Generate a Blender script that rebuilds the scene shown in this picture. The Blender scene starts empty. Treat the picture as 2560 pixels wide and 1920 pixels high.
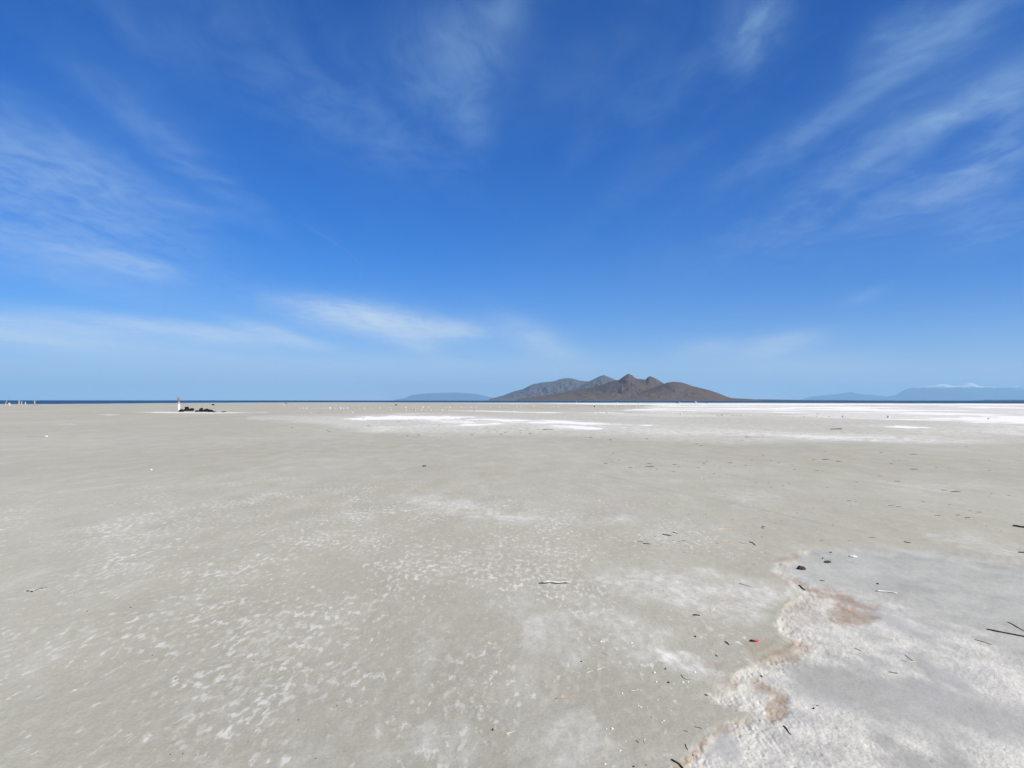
import bpy, bmesh, math, random
import numpy as np
from mathutils import Vector, Matrix, Euler

rad = math.radians
scene = bpy.context.scene
COL = scene.collection

# ------------------------------------------------------------------ camera
H = 1.6                                   # eye height above the flat, metres
F = 1690.0                                # focal length in photo pixels (2560 wide)
PITCH = math.atan((1000.4 - 960.0) / F)   # horizon sits a little below the middle
ROLL = rad(0.06)
cam_d = bpy.data.cameras.new('camera')
cam_d.sensor_width = 36.0
cam_d.lens = 36.0 * F / 2560.0
cam_d.clip_start = 0.05
cam_d.clip_end = 400000.0
cam = bpy.data.objects.new('camera', cam_d)
COL.objects.link(cam)
CAM_R = Matrix.Rotation(rad(90) + PITCH, 3, 'X') @ Matrix.Rotation(ROLL, 3, 'Z')
cam.matrix_world = Matrix.Translation((0, 0, H)) @ CAM_R.to_4x4()
scene.camera = cam
RM = np.array(CAM_R)


def ray(px, py):
    d = RM @ np.array([(px - 1280.0) / F, (960.0 - py) / F, -1.0])
    return d


def gp(px, py, z=0.0):
    """point of the flat (height z) that the photo shows at this pixel"""
    d = ray(px, py)
    t = (z - H) / d[2]
    return d[0] * t, d[1] * t


def proj(x, y, z):
    """photo pixel of world points (numpy)"""
    p = np.stack([x, y, z - H], -1) @ RM
    w = np.maximum(-p[..., 2], 1e-4)
    return 1280.0 + F * p[..., 0] / w, 960.0 - F * p[..., 1] / w, -p[..., 2]


def azel(px, py):
    d = ray(px, py)
    d = d / np.linalg.norm(d)
    return math.degrees(math.atan2(d[0], d[1])), math.degrees(math.asin(d[2]))


# ------------------------------------------------------------------ exposure, sky, sun
scene.view_settings.view_transform = 'Standard'
scene.view_settings.look = 'None'
scene.view_settings.exposure = 0.25
scene.view_settings.gamma = 1.0
scene.cycles.use_denoising = True
scene.cycles.max_bounces = 6
scene.cycles.volume_bounces = 2
scene.cycles.transparent_max_bounces = 8

SUN_EL, SUN_AZ = 40.0, 128.0              # azimuth clockwise from the view direction
SUN_DIR = Vector((math.sin(rad(SUN_AZ)) * math.cos(rad(SUN_EL)),
                  math.cos(rad(SUN_AZ)) * math.cos(rad(SUN_EL)), math.sin(rad(SUN_EL))))
sun_d = bpy.data.lights.new('sun', 'SUN')
sun_d.energy = 5.0
sun_d.angle = rad(0.53)
sun_d.color = (1.0, 0.93, 0.77)
sun = bpy.data.objects.new('sun', sun_d)
sun.rotation_euler = SUN_DIR.to_track_quat('Z', 'Y').to_euler()
sun.location = (0, 0, 50)
COL.objects.link(sun)


class Nodes:
    """small helper to wire shader nodes"""
    def __init__(self, tree):
        self.t = tree
        tree.nodes.clear()

    def new(self, kind, ins=None, **props):
        n = self.t.nodes.new(kind)
        for k, v in props.items():
            setattr(n, k, v)
        for k, v in (ins or {}).items():
            self.put(n.inputs[k], v)
        return n

    def put(self, sock, v):
        if isinstance(v, bpy.types.NodeSocket):
            self.t.links.new(v, sock)
        else:
            sock.default_value = v

    def m(self, op, a, b=None, c=None, clamp=False):
        n = self.t.nodes.new('ShaderNodeMath')
        n.operation = op
        n.use_clamp = clamp
        for i, v in enumerate((a, b, c)):
            if v is not None:
                self.put(n.inputs[i], v)
        return n.outputs[0]

    def vm(self, op, a, b=None, out=0):
        n = self.t.nodes.new('ShaderNodeVectorMath')
        n.operation = op
        self.put(n.inputs[0], a)
        if b is not None:
            if op == 'SCALE':
                self.put(n.inputs['Scale'], b)
            else:
                self.put(n.inputs[1], b)
        return n.outputs[out]

    def noise(self, vec, scale, detail=2.0, rough=0.5, dist=0.0, out='Fac', lac=2.0):
        n = self.new('ShaderNodeTexNoise', {'Vector': vec, 'Scale': scale, 'Detail': detail,
                                            'Roughness': rough, 'Distortion': dist, 'Lacunarity': lac})
        return n.outputs[out]

    def map(self, vec, scale=(1, 1, 1), loc=(0, 0, 0), rot=(0, 0, 0), kind='POINT'):
        n = self.new('ShaderNodeMapping', {'Vector': vec, 'Location': loc, 'Rotation': rot, 'Scale': scale},
                     vector_type=kind)
        return n.outputs[0]

    def ramp(self, v, lo, hi, a=0.0, b=1.0, smooth=True):
        n = self.new('ShaderNodeMapRange', {'Value': v, 'From Min': lo, 'From Max': hi, 'To Min': a, 'To Max': b})
        n.interpolation_type = 'SMOOTHSTEP' if smooth else 'LINEAR'
        n.clamp = True
        return n.outputs[0]

    def mix(self, f, a, b, blend='MIX'):
        n = self.t.nodes.new('ShaderNodeMix')
        n.data_type = 'RGBA'
        n.blend_type = blend
        self.put(n.inputs[0], f)
        self.put(n.inputs[6], a if isinstance(a, bpy.types.NodeSocket) else tuple(a) + (1.0,))
        self.put(n.inputs[7], b if isinstance(b, bpy.types.NodeSocket) else tuple(b) + (1.0,))
        return n.outputs[2]


world = bpy.data.worlds.new('World')
scene.world = world
world.use_nodes = True
W = Nodes(world.node_tree)
sky = W.new('ShaderNodeTexSky', sky_type='NISHITA', sun_disc=False, sun_elevation=rad(SUN_EL),
            sun_rotation=rad(SUN_AZ), altitude=1300.0, air_density=1.0, dust_density=0.2, ozone_density=10.0)
SKY_STRENGTH = 0.10
tc = W.new('ShaderNodeTexCoord').outputs['Generated']
sep = W.new('ShaderNodeSeparateXYZ', {0: tc})
dx, dy, dz = sep.outputs
el = W.m('MULTIPLY', W.m('ARCSINE', dz), 57.29578)
az = W.m('MULTIPLY', W.m('ARCTAN2', dx, dy), 57.29578)
angle = W.new('ShaderNodeCombineXYZ', {0: az, 1: el, 2: 0.0}).outputs[0]
# flat cloud layer overhead: direction projected on a plane at height 1
zz = W.m('ADD', W.m('MAXIMUM', dz, 0.0), 0.045)
plane = W.new('ShaderNodeCombineXYZ', {0: W.m('DIVIDE', dx, zz), 1: W.m('DIVIDE', dy, zz), 2: 0.0}).outputs[0]

# cirrus patches: (px, py, half width px, half height px, tilt deg, weight)
CLOUDS = [
    # left sheet and its tail
    (40, 450, 420, 150, -20, 0.58), (250, 470, 300, 90, -24, 0.28), (60, 600, 260, 50, -12, 0.36),
    (300, 650, 140, 24, -14, 0.65), (400, 668, 50, 12, -16, 0.25), (470, 400, 220, 42, -33, 0.36),
    (500, 520, 90, 22, -10, 0.20), (150, 700, 280, 26, -9, 0.18),
    # low pale bank on the left
    (60, 836, 420, 30, -3, 1.35), (480, 828, 260, 20, -5, 1.45), (700, 836, 100, 16, -14, 1.1),
    (40, 800, 520, 12, -5, 0.35),
    (300, 900, 700, 40, 0, 0.35), (40, 800, 250, 26, -3, 0.35),
    # fan shaped cloud
    (880, 785, 170, 28, -8, 1.15), (980, 812, 180, 36, -6, 1.3), (1030, 850, 75, 24, -25, 0.8), (1120, 826, 100, 15, -4, 0.6),
    (820, 800, 420, 60, -2, 0.18), 
    (1160, 820, 70, 18, -6, 0.35), (1340, 850, 100, 36, -28, 0.75), (1420, 880, 60, 18, -10, 0.2),
    (1770, 870, 70, 20, 4, 0.60), (1940, 862, 100, 24, 10, 0.80), (2020, 925, 240, 40, -4, 0.55),
    (1500, 930, 500, 40, 0, 0.12), (2480, 930, 160, 26, 0, 0.25),
    # horizon veil
    (400, 960, 900, 36, 0, 0.50), (1000, 915, 500, 30, 0, 0.42), (2100, 975, 700, 24, 0, 0.20),
    # top centre wisps
    (350, 60, 260, 80, -30, 0.20), (620, 150, 320, 90, -35, 0.17), (900, 300, 240, 60, -25, 0.28),
    (1130, 120, 200, 130, 10, 0.30), (1130, 200, 110, 120, 60, 0.38), (1180, 310, 50, 60, 70, 0.22),
    (1250, 30, 90, 60, 30, 0.35), (1500, 160, 200, 90, 35, 0.15),
    (700, 90, 480, 150, -32, 0.12), (330, 230, 380, 90, -28, 0.12), (1650, 420, 260, 60, 30, 0.10),
    (1560, 250, 220, 40, 42, 0.14), (2130, 430, 240, 30, 26, 0.16),
    # top right tufts and streaks
    (1890, 50, 90, 90, 50, 0.75), (1870, 130, 60, 50, 60, 0.35), (1700, 210, 220, 60, 35, 0.20),
    (2235, 95, 100, 54, 20, 0.60), (2400, 60, 170, 70, 15, 0.48), (2200, 280, 500, 240, 20, 0.08), (2270, 165, 170, 44, 32, 0.22),
    (2050, 310, 200, 34, 32, 0.28), (1930, 370, 150, 30, 25, 0.22),
    (2530, 235, 80, 70, 50, 0.75), (2380, 290, 110, 44, 15, 0.55), (2220, 350, 200, 60, 25, 0.32),
    (2500, 400, 150, 60, 35, 0.55), (2330, 480, 200, 60, 22, 0.42), (2500, 560, 160, 50, 15, 0.30),
    (2050, 530, 260, 60, 22, 0.22), (2160, 740, 60, 14, 20, 0.22), (1750, 640, 420, 110, 6, 0.05),
    # thin curved vapour trail
    (655, 508, 42, 1.8, -28, 0.05), (720, 540, 42, 1.8, -28, 0.08), (785, 575, 42, 1.8, -30, 0.09), (842, 611, 32, 1.8, -36, 0.1),
    (886, 646, 22, 1.8, -46, 0.1), (904, 680, 22, 1.8, -92, 0.1), (892, 714, 20, 1.8, 62, 0.07),
]
acc = None
for (px, py, rx, ry, rot, w) in CLOUDS:
    a0, e0 = azel(px, py)
    a1, e1 = azel(px + 10, py)
    kx = abs(a1 - a0) / 10.0
    a2, e2 = azel(px, py + 10)
    ky = abs(e2 - e0) / 10.0
    v = W.map(angle, scale=(rx * kx, ry * ky, 1.0), loc=(a0, e0, 0), rot=(0, 0, rad(rot)), kind='TEXTURE')
    d2 = W.vm('DOT_PRODUCT', v, v, out='Value')
    g = W.m('POWER', 0.37, d2)
    acc = W.m('MULTIPLY_ADD', g, w, acc if acc is not None else 0.0)
warp = W.noise(plane, 1.1, 3.0, 0.55, out='Color')
wv = W.vm('SCALE', W.vm('SUBTRACT', warp, (0.5, 0.5, 0.5)), 0.45)
pw = W.vm('ADD', plane, wv)
fine = W.noise(W.map(pw, scale=(8.5, 1.5, 1.0), rot=(0, 0, rad(6))), 1.0, 9.0, 0.68)
broad = W.noise(W.map(pw, scale=(1.7, 0.8, 1.0)), 1.0, 3.0, 0.5)
tuft = W.noise(W.map(pw, scale=(9.0, 6.0, 1.0)), 1.0, 5.0, 0.6, 0.3)
tex = W.m('ADD', W.m('ADD', W.ramp(fine, 0.25, 0.80, 0.0, 0.75, smooth=False), W.ramp(tuft, 0.30, 0.74, -0.16, 0.58)), W.ramp(broad, 0.35, 0.7, -0.25, 0.55))
low = W.ramp(el, 3.0, 14.0, 0.45, 0.0)               # far away the streaks blend together
tex = W.m('ADD', W.m('MULTIPLY', tex, W.m('SUBTRACT', 1.0, low)), W.m('MULTIPLY', 1.0, low))
veil = W.m('MULTIPLY', W.ramp(fine, 0.45, 0.85), 0.025)
tex = W.m('MULTIPLY_ADD', W.m('MAXIMUM', tex, 0.0), 0.54, 0.22)
dens = W.m('MULTIPLY_ADD', acc, tex, veil)
opac = W.m('SUBTRACT', 1.0, W.m('POWER', 0.3679, W.m('MULTIPLY', dens, 0.72)))
# the thin curved vapour trail
# the camera's rendering of a dry high-altitude sky: deep blue, red held back
sr = W.new('ShaderNodeSeparateColor', {0: sky.outputs[0]}).outputs
rr_ = W.m('MULTIPLY', W.m('POWER', sr[0], 1.8), 0.03)
rr_ = W.m('DIVIDE', rr_, W.m('MULTIPLY_ADD', rr_, 0.2, 1.0))
bb_ = W.m('MULTIPLY', W.m('POWER', sr[2], 1.12), 1.18)
gg_ = W.m('MULTIPLY', W.m('POWER', sr[1], 1.12), 0.58)
gg_ = W.m('DIVIDE', gg_, W.m('MULTIPLY_ADD', gg_, 1 / 20.0, 1.0))
bb_ = W.m('DIVIDE', bb_, W.m('MULTIPLY_ADD', bb_, 1 / 22.0, 1.0))
skyc = W.new('ShaderNodeCombineColor', {0: rr_, 1: gg_, 2: bb_}).outputs[0]
cloudc = W.mix(W.ramp(el, 0.0, 25.0), (7.3, 7.7, 7.6), (3.6, 5.7, 7.6))
low_veil = W.m('MULTIPLY', W.m('POWER', 0.3679, W.m('MULTIPLY', W.m('MAXIMUM', el, 0.0), 0.27)), 0.84)
opac = W.m('SUBTRACT', 1.0, W.m('MULTIPLY', W.m('SUBTRACT', 1.0, opac), W.m('SUBTRACT', 1.0, low_veil)))
fin = W.mix(opac, skyc, cloudc)
bg = W.new('ShaderNodeBackground', {'Color': fin, 'Strength': SKY_STRENGTH})
W.t.links.new(bg.outputs[0], W.new('ShaderNodeOutputWorld').inputs[0])

# ------------------------------------------------------------------ helpers
RE = 6371000.0                            # the lake really curves away


def drop(d2):
    return -d2 / (2 * RE)


def _h(ix, iy, seed):
    with np.errstate(over='ignore'):
        n = ix.astype(np.int64) * 374761393 + iy.astype(np.int64) * 668265263 + seed * 982451653
        n = (n ^ (n >> 13)) * 1274126177
        n = n ^ (n >> 16)
    return (n & 0xFFFFFF) / float(0xFFFFFF)


def vnoise(x, y, seed=0):
    x = np.asarray(x, float); y = np.asarray(y, float)
    ix = np.floor(x); iy = np.floor(y)
    fx = x - ix; fy = y - iy
    fx = fx * fx * fx * (fx * (fx * 6 - 15) + 10); fy = fy * fy * fy * (fy * (fy * 6 - 15) + 10)
    a = _h(ix, iy, seed); b = _h(ix + 1, iy, seed); c = _h(ix, iy + 1, seed); d = _h(ix + 1, iy + 1, seed)
    return (a + (b - a) * fx) * (1 - fy) + (c + (d - c) * fx) * fy


def fbm(x, y, octv=4, seed=0, gain=0.5, ridged=False):
    s = 0.0; amp = 1.0; tot = 0.0
    ca, sa = math.cos(0.6), math.sin(0.6)
    for o in range(octv):
        n = vnoise(x, y, seed + o * 17)
        if ridged:
            n = 1 - np.abs(2 * n - 1)
        s = s + amp * n
        tot += amp
        amp *= gain
        x, y = (x * ca - y * sa) * 2.03 + 11.3, (x * sa + y * ca) * 2.03 - 7.1
    return s / tot


def sstep(a, b, v):
    t = np.clip((v - a) / (b - a), 0, 1)
    return t * t * (3 - 2 * t)


def poly_sd(px, py, pts):
    """signed distance (positive inside) to a polygon"""
    n = len(pts)
    d = np.full(px.shape, 1e9)
    ins = np.zeros(px.shape, bool)
    for i in range(n):
        x0, y0 = pts[i]; x1, y1 = pts[(i + 1) % n]
        ex, ey = x1 - x0, y1 - y0
        t = np.clip(((px - x0) * ex + (py - y0) * ey) / (ex * ex + ey * ey + 1e-12), 0, 1)
        d = np.minimum(d, (px - x0 - t * ex) ** 2 + (py - y0 - t * ey) ** 2)
        c = ((y0 > py) != (y1 > py)) & (px < (x1 - x0) * (py - y0) / ((y1 - y0) if y1 != y0 else 1e-12) + x0)
        ins ^= c
    d = np.sqrt(d)
    return np.where(ins, d, -d)


def line_d(px, py, pts):
    d = np.full(px.shape, 1e9)
    for (x0, y0), (x1, y1) in zip(pts[:-1], pts[1:]):
        ex, ey = x1 - x0, y1 - y0
        t = np.clip(((px - x0) * ex + (py - y0) * ey) / (ex * ex + ey * ey + 1e-12), 0, 1)
        d = np.minimum(d, (px - x0 - t * ex) ** 2 + (py - y0 - t * ey) ** 2)
    return np.sqrt(d)


def make_mesh(name, verts, faces, mat=None, smooth=True, uniform=None):
    """verts (n,3) array; faces (m,4) or (m,3) array"""
    verts = np.asarray(verts, np.float32); faces = np.asarray(faces, np.int32)
    me = bpy.data.meshes.new(name)
    me.vertices.add(len(verts)); me.vertices.foreach_set('co', verts.ravel())
    k = faces.shape[1]
    me.loops.add(faces.size); me.loops.foreach_set('vertex_index', faces.ravel())
    me.polygons.add(len(faces))
    me.polygons.foreach_set('loop_start', np.arange(0, faces.size, k, dtype=np.int32))
    me.polygons.foreach_set('loop_total', np.full(len(faces), k, np.int32))
    me.update(calc_edges=True)
    me.polygons.foreach_set('use_smooth', np.full(len(faces), smooth, bool))
    if mat:
        me.materials.append(mat)
    o = bpy.data.objects.new(name, me)
    COL.objects.link(o)
    return o


def grid_faces(nr, nc, wrap=False):
    r = np.arange(nr - 1)[:, None]
    c = np.arange(nc if wrap else nc - 1)[None, :]
    c2 = (c + 1) % nc
    f = np.stack([r * nc + c, r * nc + c2, (r + 1) * nc + c2, (r + 1) * nc + c], -1)
    return f.reshape(-1, 4)


def structure(o):
    o['kind'] = 'structure'
    return o


def new_mat(name):
    m = bpy.data.materials.new(name)
    m.use_nodes = True
    return m, Nodes(m.node_tree)


def finish(n, bsdf):
    n.t.links.new(bsdf, n.new('ShaderNodeOutputMaterial').inputs[0])


# ------------------------------------------------------------------ the salt flat
POOL_EDGE = [(1676, 1932), (1720, 1900), (1756, 1868), (1776, 1835), (1830, 1815), (1885, 1800), (1850, 1770),
             (1790, 1750), (1850, 1715), (1822, 1700), (1868, 1672), (1892, 1655), (1935, 1642), (1985, 1620),
             (1990, 1606), (1950, 1585), (1940, 1560), (1952, 1535), (1962, 1508), (1990, 1497), (2012, 1492),
             (1990, 1472), (1965, 1450), (1940, 1430), (1936, 1416), (1965, 1402), (1998, 1384), (2030, 1374)]
POOL = POOL_EDGE + [(2100, 1369), (2250, 1372), (2400, 1384), (2560, 1402), (3100, 1420), (3900, 1470), (4600, 1590), (5200, 1650), (6400, 1900), (9000, 2900), (1400, 2900)]
SALT = [  # polygon, strength, soft edge px, ragged edge px
    ([(620, 1046), (800, 1041), (960, 1038), (1150, 1037), (1300, 1042), (1420, 1048), (1640, 1058), (1640, 1068),
      (1480, 1078), (1300, 1086), (1100, 1086), (950, 1082), (850, 1070), (760, 1054)], 0.72, 7, 6),
    ([(800, 1047), (900, 1041), (1000, 1038), (1130, 1037.5), (1280, 1043), (1180, 1047), (1040, 1051), (900, 1053)], 1.0, 3, 2.5),
    ([(820, 1054), (1000, 1036), (1300, 1030), (1700, 1024), (2700, 1034), (2700, 1106), (2300, 1106), (2000, 1100), (1640, 1098),
      (1450, 1090), (1150, 1088), (950, 1078)], 0.50, 9, 9),
    ([(1370, 1076), (1500, 1068), (1640, 1059), (1650, 1064), (1500, 1073), (1420, 1078)], 0.85, 4, 5),
    ([(1050, 1026.5), (1200, 1026), (1320, 1029), (1560, 1031), (1560, 1034), (1320, 1032.5), (1200, 1029)], 1.0, 1.5, 1),
    ([(1130, 1008.2), (1700, 1008), (2700, 1009.5), (2700, 1014), (1700, 1013), (1300, 1010.5)], 1.0, 1.0, 1),
    ([(1560, 1020), (1800, 1020), (2000, 1023), (2250, 1026), (2250, 1029), (1900, 1026), (1640, 1024)], 1.0, 2, 1),
    ([(1650, 1010), (2700, 1010), (2700, 1062), (2250, 1052), (1950, 1040), (1560, 1027)], 0.96, 5, 6),
    ([(1560, 1099), (1780, 1089), (1960, 1086), (2060, 1078), (2700, 1060), (2700, 1086), (2350, 1098), (2150, 1103),
      (1900, 1104), (1700, 1103)], 0.62, 7, 8),
    ([(2085, 1062), (2160, 1060), (2330, 1066), (2420, 1070), (2300, 1071), (2160, 1068)], 0.9, 3, 3),
    ([(2280, 1081), (2500, 1084), (2560, 1088), (2400, 1088), (2290, 1084)], 0.85, 3, 2.5),
    ([(2100, 1101), (2200, 1099), (2290, 1100), (2200, 1104)], 0.6, 2, 1.5),
    ([(1700, 1064), (1780, 1062), (1860, 1066), (1780, 1069)], 0.55, 3, 2),
    ([(340, 1030.5), (450, 1030), (600, 1030.5), (670, 1031.5), (600, 1033), (470, 1033.5)], 1.0, 1.2, 0.8),
    ([(245, 1036), (280, 1035), (300, 1037), (270, 1038.5)], 0.7, 1, 0.6),
    ([(140, 1060), (185, 1059), (190, 1062), (150, 1062.5)], 0.5, 1, 0.8),
    ([(640, 1030), (668, 1029.5), (668, 1032), (640, 1032)], 0.8, 1, 0.5),
    # foreground veils
    ([(980, 1246), (1080, 1236), (1180, 1252), (1260, 1280), (1420, 1298), (1280, 1312), (1160, 1296), (1060, 1268)], 0.34, 18, 16),
    ([(1480, 1440), (1700, 1425), (1860, 1450), (1960, 1485), (1900, 1560), (1760, 1540), (1600, 1490)], 0.40, 34, 30),
    ([(1640, 1625), (1720, 1640), (1790, 1686), (1850, 1700), (1800, 1712), (1740, 1690), (1680, 1668)], 0.70, 14, 12),
    ([(1250, 1500), (1500, 1520), (1690, 1590), (1620, 1660), (1480, 1670), (1330, 1620)], 0.26, 40, 40),
    ([(1480, 1300), (1560, 1290), (1600, 1304), (1500, 1312)], 0.4, 12, 8),
    ([(1800, 1232), (1900, 1228), (1960, 1245), (1860, 1256)], 0.26, 18, 16),
    ([(2200, 1205), (2320, 1200), (2420, 1222), (2300, 1228)], 0.18, 18, 16),
    ([(2320, 1340), (2420, 1335), (2560, 1380), (2560, 1398), (2420, 1380)], 0.26, 16, 16),
    ([(1280, 1820), (1450, 1800), (1560, 1860), (1600, 1920), (1400, 1960), (1300, 1900)], 0.22, 40, 40),
    ([(1000, 1840), (1160, 1800), (1240, 1860), (1140, 1920), (1020, 1910)], 0.18, 30, 40),
]
STAIN = [
    ([(2012, 1468), (2075, 1473), (2125, 1490), (2148, 1508), (2180, 1520), (2100, 1514), (2080, 1492), (2030, 1482)], 0.85, 8, 9),
    ([(2060, 1519), (2130, 1521), (2200, 1541), (2140, 1557), (2100, 1559), (2072, 1540)], 0.95, 8, 8),
    ([(1930, 1632), (1992, 1604), (2034, 1606), (2015, 1630), (1980, 1646), (1930, 1656), (1885, 1652)], 0.80, 8, 8),
    ([(1880, 1703), (1930, 1716), (1968, 1738), (1962, 1788), (1926, 1802), (1912, 1766), (1936, 1738), (1890, 1722)], 1.0, 8, 8),
    ([(1676, 1925), (1720, 1893), (1748, 1864), (1756, 1850), (1764, 1862), (1742, 1888), (1700, 1925)], 0.85, 7, 7),
    ([(1772, 1832), (1830, 1806), (1890, 1800), (1850, 1816), (1790, 1834)], 0.50, 7, 8),
    ([(1955, 1436), (2000, 1450), (2018, 1466), (1968, 1456)], 0.60, 6, 6),
    ([(1858, 1610), (1885, 1600), (1925, 1606), (1915, 1622), (1880, 1630)], 0.42, 8, 8),
    ([(1760, 1660), (1800, 1662), (1790, 1676), (1768, 1674)], 0.40, 7, 5),
    ([(1770, 1688), (1850, 1700), (1838, 1722), (1780, 1706)], 0.42, 9, 8),
    ([(1968, 1508), (2014, 1498), (2030, 1512), (2060, 1538), (2000, 1560), (1968, 1560)], 0.42, 10, 10),
    ([(1940, 1400), (2005, 1380), (1985, 1398), (1950, 1412)], 0.45, 6, 5),
    ([(2170, 1505), (2200, 1510), (2185, 1520)], 0.5, 5, 4),
]
BLUE = [(1940, 1424), (1998, 1386), (2050, 1370), (2250, 1370), (2560, 1396), (2800, 1424), (3900, 1490), (4300, 1640), (3400, 1700), (2800, 1640), (2560, 1620),
        (2380, 1560), (2200, 1500), (2050, 1466)]
BARE = [  # grey mud showing inside the dried pool
    ([(1985, 1664), (2120, 1676), (2240, 1690), (2420, 1720), (2700, 1800), (3100, 1860), (2700, 1890), (2500, 1850), (2330, 1812),
      (2120, 1762), (1990, 1745)], 0.95, 26, 24),
    ([(2160, 1520), (2350, 1545), (2420, 1580), (2300, 1575), (2180, 1556)], 0.6, 16, 16),
    ([(2300, 1790), (2420, 1820), (2470, 1860), (2380, 1850)], 0.7, 16, 16),
    ([(2440, 1590), (2600, 1600), (2600, 1640), (2500, 1625)], 0.7, 12, 12),
]
CREAM = [([(2028, 1489), (2078, 1493), (2102, 1512), (2090, 1520), (2040, 1517), (2008, 1502)], 1.0, 4, 5),
         ([(1975, 1464), (1990, 1474), (2012, 1490), (1985, 1498), (1970, 1484)], 0.8, 5, 6),
         ([(1855, 1690), (1905, 1672), (1912, 1710), (1890, 1740), (1820, 1745), (1780, 1735)], 0.75, 10, 14),
         ([(1800, 1756), (1840, 1752), (1890, 1772), (1860, 1780)], 0.5, 6, 6)]
TRACK = [(1330, 1152), (1500, 1186), (1660, 1224), (1790, 1248), (2080, 1314), (2290, 1358), (2420, 1386)]


def layer(u, v, x, y, items, seed, grow=0.0):
    out = np.zeros(u.shape)
    for i, (pts, s, soft, rag) in enumerate(items):
        xs = [p[0] for p in pts]; ys = [p[1] for p in pts]
        m = 3 * (soft + rag) + 2
        sel = (u > min(xs) - m * 3) & (u < max(xs) + m * 3) & (v > min(ys) - m) & (v < max(ys) + m)
        if not sel.any():
            continue
        cx, cy = gp(sum(xs) / len(xs), sum(ys) / len(ys))
        dist = max(math.hypot(cx, cy), 2.0)
        # ragged outline from noise fixed to the ground; size follows the patch
        size = max(abs(gp(max(xs), sum(ys) / len(ys))[0] - gp(min(xs), sum(ys) / len(ys))[0]), 0.05)
        gx, gy = x[sel] / size, y[sel] / size
        n = (fbm(gx * 7, gy * 5, 5, seed + i * 31, 0.6) - 0.5) * 2.6
        sd = poly_sd(u[sel], v[sel], pts) + (n + grow) * rag
        out[sel] = np.maximum(out[sel], s * sstep(-soft, soft, sd))
    return out


def shore_dist(azr):
    """distance of the water's edge in this direction"""
    a = np.degrees(azr)
    base = 352 + 190 * sstep(-34, -16, a) + 20 * sstep(0, 25, a)
    return base + 26 * (fbm(a * 0.35, a * 0 + 3.3, 4, 5) - 0.5) * 2


WATER_Z = -0.22


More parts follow.
